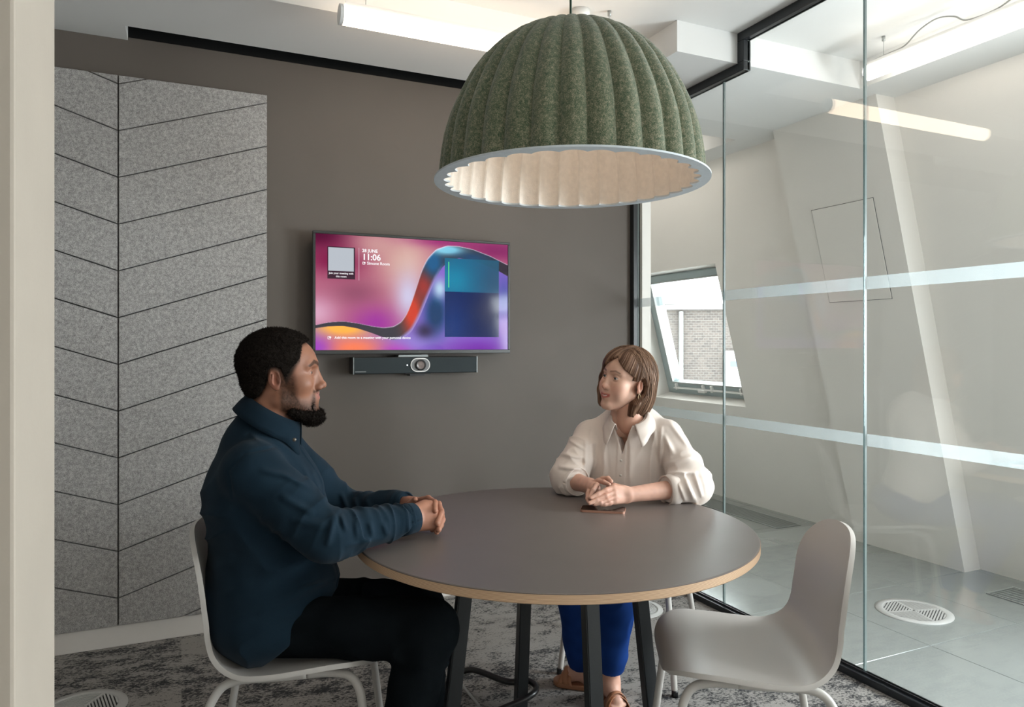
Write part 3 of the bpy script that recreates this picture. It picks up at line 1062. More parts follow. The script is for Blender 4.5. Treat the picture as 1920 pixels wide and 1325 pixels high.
# ---- round table
TC, TR, TZ = (1.0373, 1.9617), 0.598, 0.74
tb = empty('round_table', (TC[0], TC[1], 0))
tag(tb, 'round meeting table with taupe top, plywood edge and black splayed legs', 'table')
lathe('tabletop', [(0, TZ), (TR - 0.004, TZ), (TR - 0.001, TZ - 0.0012), (TR - 0.001, TZ - 0.003), (0, TZ - 0.003)], M['table_top'], tb, 160, smooth=False)
lathe('plywood_core', [(0, TZ - 0.003), (TR, TZ - 0.003), (TR, TZ - 0.023), (TR - 0.002, TZ - 0.0255), (0, TZ - 0.0255)], M['ply'], tb, 160, smooth=False)
fwd = np.array((SY, CY, 0))
lat = np.array((CY, -SY, 0))
ang0 = math.atan2(0.10, 0.33)
for k in range(4):
    a = ang0 + k * math.pi / 2
    dr = math.cos(a) * lat + math.sin(a) * fwd
    tg = np.cross((0, 0, 1.0), dr)
    V = []
    for (r, z) in ((0.345, 0.0), (0.265, TZ - 0.0255)):
        for (s, t_) in ((-1, -1), (1, -1), (1, 1), (-1, 1)):
            V.append(dr * (r + s * 0.021) + tg * t_ * 0.020 + np.array((0, 0, z)))
    bm = bmesh.new()
    vs = [bm.verts.new(v) for v in V]
    for f in ((3, 2, 1, 0), (4, 5, 6, 7), (0, 1, 5, 4), (1, 2, 6, 5), (2, 3, 7, 6), (3, 0, 4, 7)):
        bm.faces.new([vs[i] for i in f])
    bmesh.ops.bevel(bm, geom=[e for e in bm.edges], offset=0.003, segments=2, affect='EDGES')
    lg = bm_obj('leg', bm, M['black_metal'], tb)
bm = bmesh.new()
add_box(bm, -0.25, 0.25, -0.02, 0.02, TZ - 0.055, TZ - 0.026, 0.003, 1)
add_box(bm, -0.02, 0.02, -0.25, 0.25, TZ - 0.055, TZ - 0.026, 0.003, 1)
o = bm_obj('under_frame', bm, M['black_metal'], tb)
o.rotation_euler = (0, 0, ang0 - YAW)


# ---- chairs
def chair_shell():
    prof = smooth_path([(0.245, 0.412), (0.235, 0.432), (0.205, 0.447), (0.14, 0.450), (0.05, 0.442), (-0.04, 0.434), (-0.115, 0.434), (-0.170, 0.447),
                        (-0.212, 0.480), (-0.236, 0.53), (-0.248, 0.59), (-0.256, 0.65), (-0.266, 0.71), (-0.280, 0.765), (-0.294, 0.800)], 10)
    prof = np.array(prof) * np.array((0.935, 1.0))
    dl = np.r_[0, np.cumsum(np.linalg.norm(np.diff(prof, axis=0), axis=1))]
    L = dl[-1]
    n, mm = 72, 36
    # parameter bunches toward the ends so the outline rounds off cleanly
    tt = 0.5 - 0.5 * np.cos(np.linspace(0, math.pi, n + 1))
    s = tt * L
    X = np.interp(s, dl, prof[:, 0])
    Z = np.interp(s, dl, prof[:, 1])
    wk = np.interp(s / L, [0, 0.12, 0.30, 0.45, 0.55, 0.68, 0.82, 1.0], [0.215, 0.228, 0.238, 0.232, 0.214, 0.200, 0.200, 0.195])
    k = np.ones(7) / 7
    wk = np.convolve(np.pad(wk, 3, mode='edge'), k, mode='valid')
    e0, e1 = 0.13, 0.17
    f0 = np.clip(s / e0, 0, 1)
    f1 = np.clip((L - s) / e1, 0, 1)
    W = wk * (1 - (1 - f0) ** 2.6) ** (1 / 2.6) * (1 - (1 - f1) ** 2.2) ** (1 / 2.2)
    W = np.maximum(W, 0.004)
    tx = np.gradient(X, s + np.arange(n + 1) * 1e-9)
    tz = np.gradient(Z, s + np.arange(n + 1) * 1e-9)
    nrm = np.stack([-tz, tx], -1)
    nrm /= np.linalg.norm(nrm, axis=1)[:, None] + 1e-9
    # surface normal faces the sitter: up on the seat, forward on the back
    nrm = -nrm
    V = []
    for i in range(n + 1):
        back = np.clip((s[i] / L - 0.45) / 0.25, 0, 1)
        for j in range(mm + 1):
            q = -1 + 2 * j / mm
            q = math.copysign(1 - (1 - abs(q)) ** 1.25, q)
            y = W[i] * q
            rise = (0.010 * (1 - back) + 0.040 * back) * abs(y / 0.22) ** 2.2
            V.append((X[i] + nrm[i, 0] * rise, y, Z[i] + nrm[i, 1] * rise))
    Fc = [(i * (mm + 1) + j, i * (mm + 1) + j + 1, (i + 1) * (mm + 1) + j + 1, (i + 1) * (mm + 1) + j) for i in range(n) for j in range(mm)]
    return V, Fc


def bake(o):
    """replace the mesh by its modified version"""
    bpy.context.view_layer.update()
    dg = bpy.context.evaluated_depsgraph_get()
    me_ = bpy.data.meshes.new_from_object(o.evaluated_get(dg))
    o.modifiers.clear()
    o.data = me_
    return o


def make_chair():
    root = empty('chair')
    V, Fc = chair_shell()
    sh_ = mesh('seat_shell', V, Fc, M['chair'], root, True)
    md = sh_.modifiers.new('s', 'SOLIDIFY')
    md.thickness = 0.013
    md.offset = 0.0
    md2 = sh_.modifiers.new('b', 'BEVEL')
    md2.width = 0.0045
    md2.segments = 3
    md2.limit_method = 'ANGLE'
    md2.angle_limit = R(50)
    bake(sh_)
    sh_.data.shade_smooth()
    for s in (-1, 1):
        fr_ = smooth_path([(0.05, s * 0.165, 0.418), (0.11, s * 0.170, 0.421), (0.160, s * 0.178, 0.414), (0.186, s * 0.186, 0.385), (0.197, s * 0.193, 0.34), (0.212, s * 0.205, 0.22), (0.236, s * 0.225, 0.006)], 8)
        rr_ = smooth_path([(0.05, s * 0.165, 0.418), (-0.04, s * 0.160, 0.412), (-0.115, s * 0.162, 0.412), (-0.160, s * 0.168, 0.402), (-0.186, s * 0.176, 0.372), (-0.200, s * 0.184, 0.33), (-0.225, s * 0.200, 0.2), (-0.262, s * 0.222, 0.006)], 8)
        for pth in (fr_, rr_):
            lg_ = tube('leg', pth, 0.0115, M['chair_leg'], root, 14)
            e = np.array(pth[-1])
            V2, F2 = tube_geo([e + (0, 0, 0.018), e + (0, 0, 0.012), e + (0, 0, -0.006)], [0.0119, 0.0125, 0.0125], 14)
            mesh('glide', V2, F2, M['plastic_black'], lg_, True)
        V2, F2 = tube_geo([(0.0, s * 0.12, 0.400), (0.0, s * 0.12, 0.432)], 0.012, 12)
        mesh('bumper', V2, F2, M['chair_leg'], root, True)
    bm = bmesh.new()
    add_box(bm, -0.05, 0.09, -0.168, 0.168, 0.412, 0.427, 0.004, 1)
    bm_obj('cross_plate', bm, M['chair_leg'], root)
    return root


def copy_tree(o, parent=None):
    c = o.copy()
    COL.objects.link(c)
    c.parent = parent
    for ch in o.children:
        copy_tree(ch, c)
    return c


ch0 = make_chair()
CH_M, CH_W, CH_E = (0.305, 2.155), (1.68, 2.50), (1.434, 1.580)
ch0.location = (*CH_E, 0)
ch0.rotation_euler = (0, 0, math.atan2(0.5, -0.866))
tag(ch0, 'empty warm grey moulded chair between the round table and the glass', 'chair', 'moulded chairs around the table')
c1 = copy_tree(ch0)
c1.location = (*CH_M, 0)
c1.rotation_euler = (0, 0, math.atan2(-0.292, 0.956))
tag(c1, 'warm grey moulded chair with the bearded person sitting on it', 'chair', 'moulded chairs around the table')
c2 = copy_tree(ch0)
c2.location = (*CH_W, 0)
c2.rotation_euler = (0, 0, math.atan2(-0.66, -0.75))
tag(c2, 'warm grey moulded chair under the person in the cream blouse', 'chair', 'moulded chairs around the table')


# ---- floor vents
def round_vent(x, y, rad, label, rot=0.0, frame=None):
    root = empty('floor_vent', (x, y, 0.0), rot)
    tag(root, label, 'vent', 'round floor vents')
    lathe('rim', [(rad, 0.0005), (rad * 0.995, 0.004), (rad * 0.82, 0.006), (rad * 0.78, 0.0045), (rad * 0.78, 0.0005)], M['vent'], root, 64)
    lathe('well', [(rad * 0.80, 0.0012), (0.0, 0.0012)], M['vent_dark'], root, 48)
    r_ = rad * 0.78
    bm = bmesh.new()
    # spokes in a square-cross pattern
    for k in range(4):
        a = math.pi / 4 + k * math.pi / 2
        ca_, sa_ = math.cos(a), math.sin(a)
        w_ = rad * 0.035
        p = [(-w_ * -sa_, -w_ * ca_), (w_ * -sa_, w_ * ca_)]
        vs_ = []
        for z in (0.0015, 0.0052):
            for (rr_, s) in ((0.0, -1), (r_, -1), (r_, 1), (0.0, 1)):
                vs_.append(bm.verts.new((rr_ * ca_ - s * w_ * sa_, rr_ * sa_ + s * w_ * ca_, z)))
        for f in ((3, 2, 1, 0), (4, 5, 6, 7), (0, 1, 5, 4), (1, 2, 6, 5), (2, 3, 7, 6), (3, 0, 4, 7)):
            bm.faces.new([vs_[i] for i in f])
    bm_obj('spokes', bm, M['vent'], root)
    bm = bmesh.new()
    # slats: each quadrant has parallel bars, turned from quadrant to quadrant
    n = 11
    for q in range(4):
        a = q * math.pi / 2
        ca_, sa_ = math.cos(a), math.sin(a)
        for k in range(n):
            u = r_ * (k + 0.7) / n
            half = min(u, math.sqrt(max(r_ * r_ - u * u, 0)))
            if half < 0.004:
                continue
            w_ = r_ / n * 0.28
            vs_ = []
            for z in (0.0016, 0.0048):
                for (uu, vv) in ((u - w_, -half), (u + w_, -half), (u + w_, half), (u - w_, half)):
                    vs_.append(bm.verts.new((uu * ca_ - vv * sa_, uu * sa_ + vv * ca_, z)))
            for f in ((3, 2, 1, 0), (4, 5, 6, 7), (0, 1, 5, 4), (1, 2, 6, 5), (2, 3, 7, 6), (3, 0, 4, 7)):
                bm.faces.new([vs_[i] for i in f])
    s_ = bm_obj('slats', bm, M['vent'], root)
    s_['kind'] = 'stuff'
    return root


round_vent(2.02, 2.975, 0.135, 'round pale vent in the carpet beyond the table leg', 0.3)
round_vent(-0.325, 2.97, 0.150, 'round pale vent in the carpet under the felt panels', 0.2)
round_vent(3.23, 2.385, 0.170, 'round pale vent in the tiled corridor floor', 0.5)


def bar_grille(x0, x1, y0, y1, label):
    root = empty('trench_grille', ((x0 + x1) / 2, y0, 0))
    tag(root, label, 'grille')
    w_ = (x1 - x0) / 2
    L = y1 - y0
    box('trench', -w_, w_, 0, L, 0.0006, 0.0016, M['vent_dark'], root)
    bm = bmesh.new()
    ring_geo(bm, 2 * w_, L, 0.006, 0.0008, 0.004, -w_, 0)
    bm_obj('frame', bm, M['steel'], root)
    bm = bmesh.new()
    add_box(bm, -w_ + 0.006, w_ - 0.006, -0.0045, 0.0045, 0.0018, 0.0042)
    me_ = bpy.data.meshes.new('slat')
    bm.to_mesh(me_)
    bm.free()
    me_.materials.append(M['tile'])
    n = int(L / 0.0166)
    for k in range(n):
        o_ = bpy.data.objects.new('slat', me_)
        COL.objects.link(o_)
        o_.parent = root
        o_.location = (0, 0.012 + k * 0.0166, 0)
    return root


bar_grille(3.80, 4.03, 1.2, 2.40, 'metal floor grille with thin bars along the sloping wall near the pier')
bar_grille(3.80, 4.03, 3.85, 5.80, 'metal floor grille with thin bars under the roof window')

# ---- floor outlet box and the cable sleeve by the table leg
fb = empty('floor_box', (0.87, 2.50, 0))
tag(fb, 'metal-edged floor outlet box in the carpet under the table', 'floor box')
bm = bmesh.new()
ring_geo(bm, 0.21, 0.21, 0.012, 0.0005, 0.005, -0.105, -0.105)
bm_obj('frame', bm, M['steel'], fb)
box('lid', -0.092, 0.092, -0.092, 0.092, 0.0005, 0.003, M['carpet'], fb)
LEGB = np.array((TC[0], TC[1], 0)) + (math.cos(ang0 + math.pi / 2) * lat + math.sin(ang0 + math.pi / 2) * fwd) * 0.335
lx, ly = LEGB[0], LEGB[1]
cs_ = smooth_path([(0.86, 2.52, 0.012), (0.90, 2.53, 0.05), (0.98, 2.515, 0.085), (lx - 0.03, ly + 0.05, 0.10), (lx + 0.04, ly + 0.025, 0.10), (lx + 0.045, ly - 0.03, 0.095), (lx - 0.01, ly - 0.06, 0.085), (0.95, 2.26, 0.045), (0.86, 2.26, 0.014), (0.70, 2.33, 0.012), (0.55, 2.45, 0.012)], 10)
cs = tube('cable_sleeve', cs_, 0.011, M['plastic_black'], None, 12)
tag(cs, 'black cable sleeve looped around a table leg near the carpet', 'cable')

# ---- telephone on the table
pc_ = atz(1131, 955, TZ + 0.004)
ph = empty('mobile_phone', (pc_[0], pc_[1], TZ), math.atan2(*((atz(1173, 958, TZ) - atz(1089, 954, TZ))[[1, 0]])))
tag(ph, 'dark mobile phone with a rose gold edge lying on the table', 'phone')


def rrect(w, h, r, n=6):
    p = []
    for (cx_, cy_, a0) in ((w - r, h - r, 0), (-w + r, h - r, 90), (-w + r, -h + r, 180), (w - r, -h + r, 270)):
        for k in range(n + 1):
            a = R(a0 + 90 * k / n)
            p.append((cx_ + r * math.cos(a), cy_ + r * math.sin(a)))
    return p


def slab(name, prof, z0, z1, m, parent):
    n = len(prof)
    V = [(p[0], p[1], z0) for p in prof] + [(p[0], p[1], z1) for p in prof]
    Fc = [tuple(reversed(range(n))), tuple(range(n, 2 * n))] + [(i, (i + 1) % n, (i + 1) % n + n, i + n) for i in range(n)]
    return smooth_by_angle(mesh(name, V, Fc, m, parent))


slab('body', rrect(0.0735, 0.036, 0.011), 0.0004, 0.0078, simple('rose gold', (0.62, 0.34, 0.25), 0.3, metal=0.7), ph)
slab('screen', rrect(0.0722, 0.0347, 0.010), 0.0078, 0.0084, simple('dark phone glass', (0.012, 0.010, 0.010), 0.06, spec=0.6), ph)
# ================================================================== PEOPLE: implicit-surface toolkit
A3 = lambda *p: np.array(p, np.float64)


def _hash(ix, iy, iz, seed):
    h = (ix.astype(np.int64) * 374761393 + iy.astype(np.int64) * 668265263 + iz.astype(np.int64) * 2147483647 + seed * 974711) & 0xffffffff
    h = ((h ^ (h >> 13)) * 1274126177) & 0xffffffff
    h = h ^ (h >> 16)
    return (h & 0xffff) / 65535.0


def noise3(P, seed=0):
    i = np.floor(P).astype(np.int64)
    f = P - i
    f = f * f * (3 - 2 * f)
    out = 0
    for dx in (0, 1):
        wx = f[:, 0] if dx else 1 - f[:, 0]
        for dy in (0, 1):
            wy = f[:, 1] if dy else 1 - f[:, 1]
            for dz in (0, 1):
                wz = f[:, 2] if dz else 1 - f[:, 2]
                out = out + wx * wy * wz * _hash(i[:, 0] + dx, i[:, 1] + dy, i[:, 2] + dz, seed)
    return out


def ridged(P, seed=0):
    return 1 - np.abs(2 * noise3(P, seed) - 1)


def nrm(v):
    v = np.asarray(v, float)
    return v / (np.linalg.norm(v) + 1e-12)


def cap(P, a, b, ra, rb=None):
    rb = ra if rb is None else rb
    a, b = np.asarray(a, float), np.asarray(b, float)
    ba = b - a
    pa = P - a
    h = np.clip(pa @ ba / (ba @ ba + 1e-12), 0, 1)
    return np.linalg.norm(pa - h[:, None] * ba, axis=1) - (ra + (rb - ra) * h)


def chain(P, pts, rads, k=0.004):
    d = None
    for i in range(len(pts) - 1):
        c = cap(P, pts[i], pts[i + 1], rads[i], rads[i + 1])
        d = c if d is None else smin(d, c, k)
    return d


def ell(P, c, r, B=None):
    q = P - np.asarray(c, float)
    if B is not None:
        q = q @ np.asarray(B, float).T          # rows of B are the local axes
    r = np.asarray(r, float)
    k0 = np.linalg.norm(q / r, axis=1)
    k1 = np.linalg.norm(q / (r * r), axis=1)
    return k0 * (k0 - 1) / (k1 + 1e-9)


def rbox(P, c, B, half, rad):
    q = np.abs((P - np.asarray(c, float)) @ np.asarray(B, float).T) - (np.asarray(half, float) - rad)
    return np.linalg.norm(np.maximum(q, 0), axis=1) + np.minimum(q.max(axis=1), 0) - rad


def smin(a, b, k):
    h = np.clip(0.5 + 0.5 * (b - a) / k, 0, 1)
    return b * (1 - h) + a * h - k * h * (1 - h)


def smax(a, b, k):
    return -smin(-a, -b, k)


def sstep(a, b, x):
    t = np.clip((x - a) / (b - a), 0, 1)
    return t * t * (3 - 2 * t)


def surface(fn, lo, hi, h, newton=1):
    lo, hi = np.asarray(lo, float), np.asarray(hi, float)
    B = 16
    nb = np.maximum(np.ceil((hi - lo) / (h * B)).astype(int), 1)
    ii = np.stack(np.meshgrid(*[np.arange(n) for n in nb], indexing='ij'), -1).reshape(-1, 3)
    dc = fn(lo + (ii * B + B / 2) * h)
    D = np.repeat(np.repeat(np.repeat(dc.reshape(nb), B, 0), B, 1), B, 2)
    D = np.pad(D, ((0, 1), (0, 1), (0, 1)), mode='edge').astype(np.float32)
    act = ii[np.abs(dc) < B * h * 1.1 + 0.012]
    # second level: blocks of four cells
    o4 = np.stack(np.meshgrid(*[np.arange(4)] * 3, indexing='ij'), -1).reshape(-1, 3)
    sub = (act[:, None, :] * 4 + o4[None]).reshape(-1, 3)
    B = 4
    ds = fn(lo + (sub * B + B / 2) * h)
    off = np.stack(np.meshgrid(*[np.arange(B + 1)] * 3, indexing='ij'), -1).reshape(-1, 3)
    near = np.abs(ds) < B * h * 1.05 + 0.006
    far = sub[~near]
    g = (far[:, None, :] * B + off[None]).reshape(-1, 3)
    D[g[:, 0], g[:, 1], g[:, 2]] = np.repeat(ds[~near], len(off))
    act = sub[near]
    CH = 3000
    for s in range(0, len(act), CH):
        g = (act[s:s + CH, None, :] * B + off[None]).reshape(-1, 3)
        D[g[:, 0], g[:, 1], g[:, 2]] = fn(lo + g * h)
    Sg = D < 0
    nx, ny, nz = [n - 1 for n in D.shape]
    cnt = np.zeros((nx, ny, nz), np.int8)
    for a in (0, 1):
        for b in (0, 1):
            for c in (0, 1):
                cnt += Sg[a:a + nx, b:b + ny, c:c + nz]
    cells = np.argwhere((cnt > 0) & (cnt < 8))
    acc = np.zeros((len(cells), 3))
    num = np.zeros(len(cells))
    cor = [(a, b, c) for a in (0, 1) for b in (0, 1) for c in (0, 1)]
    for p in cor:
        for ax in range(3):
            if p[ax]:
                continue
            q = list(p)
            q[ax] = 1
            va = D[cells[:, 0] + p[0], cells[:, 1] + p[1], cells[:, 2] + p[2]]
            vb = D[cells[:, 0] + q[0], cells[:, 1] + q[1], cells[:, 2] + q[2]]
            m = (va < 0) != (vb < 0)
            t = np.where(m, va / np.where(m, va - vb, 1), 0)
            e = np.array(p, float) + np.eye(3)[ax] * t[:, None]
            acc += e * m[:, None]
            num += m
    V = lo + (cells + acc / num[:, None]) * h
    idm = np.full((nx, ny, nz), -1, np.int32)
    idm[cells[:, 0], cells[:, 1], cells[:, 2]] = np.arange(len(cells))
    Q = []
    for ax in range(3):
        o1, o2 = [(1, 2), (2, 0), (0, 1)][ax]
        sl0 = [slice(None)] * 3
        sl1 = [slice(None)] * 3
        sl0[ax] = slice(0, -1)
        sl1[ax] = slice(1, None)
        ch = Sg[tuple(sl0)] != Sg[tuple(sl1)]
        e = np.argwhere(ch)
        e = e[(e[:, o1] > 0) & (e[:, o2] > 0) & (e[:, o1] < D.shape[o1] - 1) & (e[:, o2] < D.shape[o2] - 1)]
        pos = Sg[tuple(sl0)][e[:, 0], e[:, 1], e[:, 2]]
        u, w = np.eye(3, dtype=int)[o1], np.eye(3, dtype=int)[o2]
        q = [idm[tuple((e - a * u - b * w).T)] for (a, b) in ((1, 1), (0, 1), (0, 0), (1, 0))]
        q = np.stack(q, -1)
        q[~pos] = q[~pos][:, ::-1]
        Q.append(q[(q >= 0).all(1)])
    Q = np.concatenate(Q)
    for _ in range(newton):
        e = h * 0.5
        f0_ = fn(V)
        g = np.stack([fn(V + d_) - f0_ for d_ in np.eye(3) * e], -1) / e
        gl = np.linalg.norm(g, axis=1)
        stp = np.clip(f0_ / np.maximum(gl, 0.3), -h * 0.6, h * 0.6)
        V = V - g / np.maximum(gl, 1e-6)[:, None] * stp[:, None]
    return V, Q


def skin_mesh(name, pieces, material, parent):
    """pieces: list of (verts, quads, rgb) joined as one mesh with a colour attribute"""
    Vs, Qs, Cs, n = [], [], [], 0
    for (V, Q, C) in pieces:
        Vs.append(V)
        Qs.append(Q + n)
        Cs.append(np.broadcast_to(C, (len(V), 3)))
        n += len(V)
    V, Q, C = np.concatenate(Vs), np.concatenate(Qs), np.concatenate(Cs)
    me_ = bpy.data.meshes.new(name)
    me_.vertices.add(len(V))
    me_.vertices.foreach_set('co', V.astype(np.float32).ravel())
    me_.loops.add(Q.size)
    me_.loops.foreach_set('vertex_index', Q.astype(np.int32).ravel())
    me_.polygons.add(len(Q))
    me_.polygons.foreach_set('loop_start', np.arange(0, Q.size, 4, dtype=np.int32))
    me_.polygons.foreach_set('loop_total', np.full(len(Q), 4, np.int32))
    me_.update(calc_edges=True)
    me_.validate()
    ca_ = me_.color_attributes.new('tint', 'FLOAT_COLOR', 'POINT')
    ca_.data.foreach_set('color', np.c_[C, np.ones(len(C))].astype(np.float32).ravel())
    o = link(name, me_, material, parent, True)
    return o


def tint_mat(name, rough, spec=0.4, sss=0.0, bmp=0.0, bscale=300.0, sheen=0.0, weave=False, aniso=None):
    m, nt, b = new_mat(name)
    va = nd(nt, 'ShaderNodeVertexColor', layer_name='tint')
    nt.links.new(va.outputs['Color'], b.inputs['Base Color'])
    b.inputs['Roughness'].default_value = rough
    b.inputs['Specular IOR Level'].default_value = spec
    bw = nt.nodes.new('ShaderNodeRGBToBW')
    nt.links.new(va.outputs['Color'], bw.inputs[0])
    ms = nd(nt, 'ShaderNodeMath', operation='MULTIPLY')
    ms.inputs[1].default_value = spec * 7.0
    mn = nd(nt, 'ShaderNodeMath', operation='MINIMUM')
    mn.inputs[1].default_value = spec
    nt.links.new(bw.outputs[0], ms.inputs[0])
    nt.links.new(ms.outputs[0], mn.inputs[0])
    nt.links.new(mn.outputs[0], b.inputs['Specular IOR Level'])
    if sss:
        b.inputs['Subsurface Weight'].default_value = sss
        b.inputs['Subsurface Radius'].default_value = (1.0, 0.35, 0.2)
        b.inputs['Subsurface Scale'].default_value = 0.006
    if sheen:
        b.inputs['Sheen Weight'].default_value = sheen
    if bmp:
        v = coords(nt)
        n = nd(nt, 'ShaderNodeTexNoise', Scale=bscale, Detail=3.0)
        nt.links.new(v, n.inputs['Vector'])
        bump(nt, b, n.outputs['Fac'], bmp, 0.003)
    return m


M['skin'] = tint_mat('skin', 0.48, 0.4, 0.10, 0.12, 700)
M['hair'] = tint_mat('hair', 0.45, 0.35, 0, 0.0)
M['afro'] = tint_mat('short curly hair', 0.9, 0.15, 0, 0.9, 420)
M['cotton'] = tint_mat('brushed cotton', 0.85, 0.2, 0, 0.25, 900, sheen=0.04)
M['silk'] = tint_mat('soft blouse cloth', 0.55, 0.35, 0, 0.08, 600, sheen=0.1)
M['denim'] = tint_mat('trouser cloth', 0.9, 0.15, 0, 0.3, 900)
M['leather'] = tint_mat('tan leather', 0.45, 0.4, 0, 0.1, 300)
M['eye_white'] = simple('eye white', (0.62, 0.58, 0.55), 0.2, spec=0.5)
M['iris_dark'] = simple('dark iris', (0.03, 0.018, 0.012), 0.15, spec=0.6)
M['iris_blue'] = simple('grey blue iris', (0.09, 0.12, 0.14), 0.15, spec=0.6)
M['pupil'] = simple('pupil', (0.004, 0.004, 0.004), 0.1, spec=0.6)


def basis(f, roll=0.0, pitch=0.0):
    """columns: forward, left, up for a head or torso facing direction f (flat), pitched up and rolled (left side down)"""
    f = nrm(A3(f[0], f[1], 0))
    l = np.cross((0, 0, 1.0), f)
    u = A3(0, 0, 1)
    f, u = math.cos(pitch) * f + math.sin(pitch) * u, math.cos(pitch) * u - math.sin(pitch) * f
    l, u = math.cos(roll) * l - math.sin(roll) * u, math.cos(roll) * u + math.sin(roll) * l
    return np.stack([f, l, u], 1)


def mirror2(fn):
    return lambda s: fn(s)


def head_sdf(P, g):
    """P in head space: x to the face, y to the head's left, z up, origin between the ear canals"""
    fem = g['fem']
    d = ell(P, (-0.001, 0, 0.046), (0.092, 0.0755, 0.082))
    fx = g.get('fx', 0.0)
    d = smin(d, ell(P, (0.030 + fx, 0, 0.040), (0.063, 0.060, 0.055)), 0.03)
    jw = 0.90 if fem else 1.0
    d = smin(d, ell(P, (0.040, 0, -0.032), (0.052, 0.057 * (0.97 if fem else 1), 0.078)), 0.03)
    ay = np.abs(P[:, 1])
    Q = np.stack([P[:, 0], ay, P[:, 2]], 1)
    d = smin(d, cap(Q, (0.004, 0.050 * jw, -0.052), (0.074, 0.016, -0.096), 0.020, 0.016), 0.022)
    d = smin(d, ell(P, (0.081, 0, -0.098), (0.018 if fem else 0.020, 0.019 if fem else 0.024, 0.016)), 0.016)
    d = smin(d, ell(Q, (0.060, 0.043, -0.016), (0.026, 0.021, 0.022)), 0.020)          # cheekbones
    if fem:
        d = smin(d, ell(Q, (0.062, 0.036, -0.040), (0.027, 0.025, 0.030)), 0.022)      # full cheeks
    d = smin(d, ell(P, (0.081, 0, -0.060), (0.021, 0.027, 0.024)), 0.018)              # muzzle
    br = 0.0065 if fem else 0.009
    d = smin(d, cap(Q, (0.087 + fx, 0.012, 0.032), (0.071 + fx * 0.7, 0.047, 0.031), br, br * 0.8), 0.014)
    # eye sockets, eyeball lids
    d = smax(d, -ell(Q, (0.097, 0.0315, 0.012), (0.017, 0.019, 0.0115)), 0.012)
    lid = np.linalg.norm(Q - A3(*g['eye']), axis=1) - 0.0139
    d = smin(d, lid, 0.005)
    # nose
    nt_ = g.get('nose', (0.114, -0.027))
    d = smin(d, cap(P, (0.088 + fx * 0.9, 0, 0.026), (nt_[0] - 0.002, 0, nt_[1] + 0.006), 0.0068, 0.0085), 0.010)
    d = smin(d, cap(P, (0.082 + fx * 0.7, 0, 0.020), (nt_[0] - 0.018, 0, nt_[1] + 0.002), 0.0085, 0.0135), 0.012)
    d = smin(d, ell(P, (nt_[0], 0, nt_[1]), (0.0115, 0.0115 * g['nw'], 0.0100)), 0.007)
    d = smin(d, ell(Q, (nt_[0] - 0.011, 0.0105 * g['nw'], nt_[1] - 0.0045), (0.0105, 0.0075, 0.0080)), 0.005)
    d = smax(d, -ell(Q, (nt_[0] - 0.004, 0.0058 * g['nw'], nt_[1] - 0.0125), (0.0048, 0.0030, 0.0045)), 0.003)
    # lips
    ls = g.get('lip', 1.0)
    my = g.get('mouth', -0.0615)
    sm_ = g.get('smile', 0.0)
    wd = g.get('wide', 1.0)
    d = smin(d, cap(Q, (0.0985, 0.0, my + 0.0060), (0.086, 0.024 * wd, my + 0.0005 + sm_), 0.0058 * ls, 0.0028), 0.005)
    d = smin(d, cap(Q, (0.0970, 0.0, my - 0.0072), (0.086, 0.022 * wd, my - 0.0015 + sm_ * 0.8), 0.0066 * ls, 0.0028), 0.005)
    op = g.get('open', 0.0012)
    d = smax(d, -cap(Q, (0.106, 0.0, my), (0.089, 0.0235 * wd, my + sm_), op, op * 0.5), 0.0022)
    # lid slit
    ez = g['eye'][2]
    d = smax(d, -ell(Q, (g['eye'][0] + 0.012, g['eye'][1], ez - 0.0005), (0.012, g.get('slw', 0.0135), g.get('slit', 0.0048))), 0.0015)
    # ears
    Be = np.array([[0.95, 0.25, 0.12], [-0.28, 0.95, 0.05], [-0.10, -0.08, 0.99]])
    ec = A3(-0.006, 0.0745, g.get('ear', -0.004))
    es = g.get('es', 1.0)
    e = ell(Q, ec, A3(0.0185, 0.0085, 0.031) * es, Be)
    e = smax(e, -ell(Q, ec + A3(0.003, 0.007, 0.003) * es, A3(0.0120, 0.0075, 0.0215) * es, Be), 0.003)
    e = smin(e, cap(Q, ec + A3(-0.006, 0.004, -0.012) * es, ec + A3(-0.003, 0.004, 0.014) * es, 0.0028 * es), 0.003)
    e = smin(e, ell(Q, ec + A3(0.012, 0.001, -0.003) * es, A3(0.005, 0.006, 0.008) * es, Be), 0.004)
    e = smin(e, ell(Q, ec + A3(0.004, -0.001, -0.026) * es, A3(0.0085, 0.0055, 0.0085) * es, Be), 0.006)
    d = smin(d, e, 0.005)
    # neck into the collar
    for (a, b, ra, rb) in g['neck']:
        d = smin(d, cap(P, a, b, ra, rb), 0.022)
    if 'extra' in g:
        d = g['extra'](P, d)
    return d


def to_local(P, O, Bm, s):
    return (P - O) @ Bm / s


def to_world(V, O, Bm, s):
    return O + (V * s) @ Bm.T


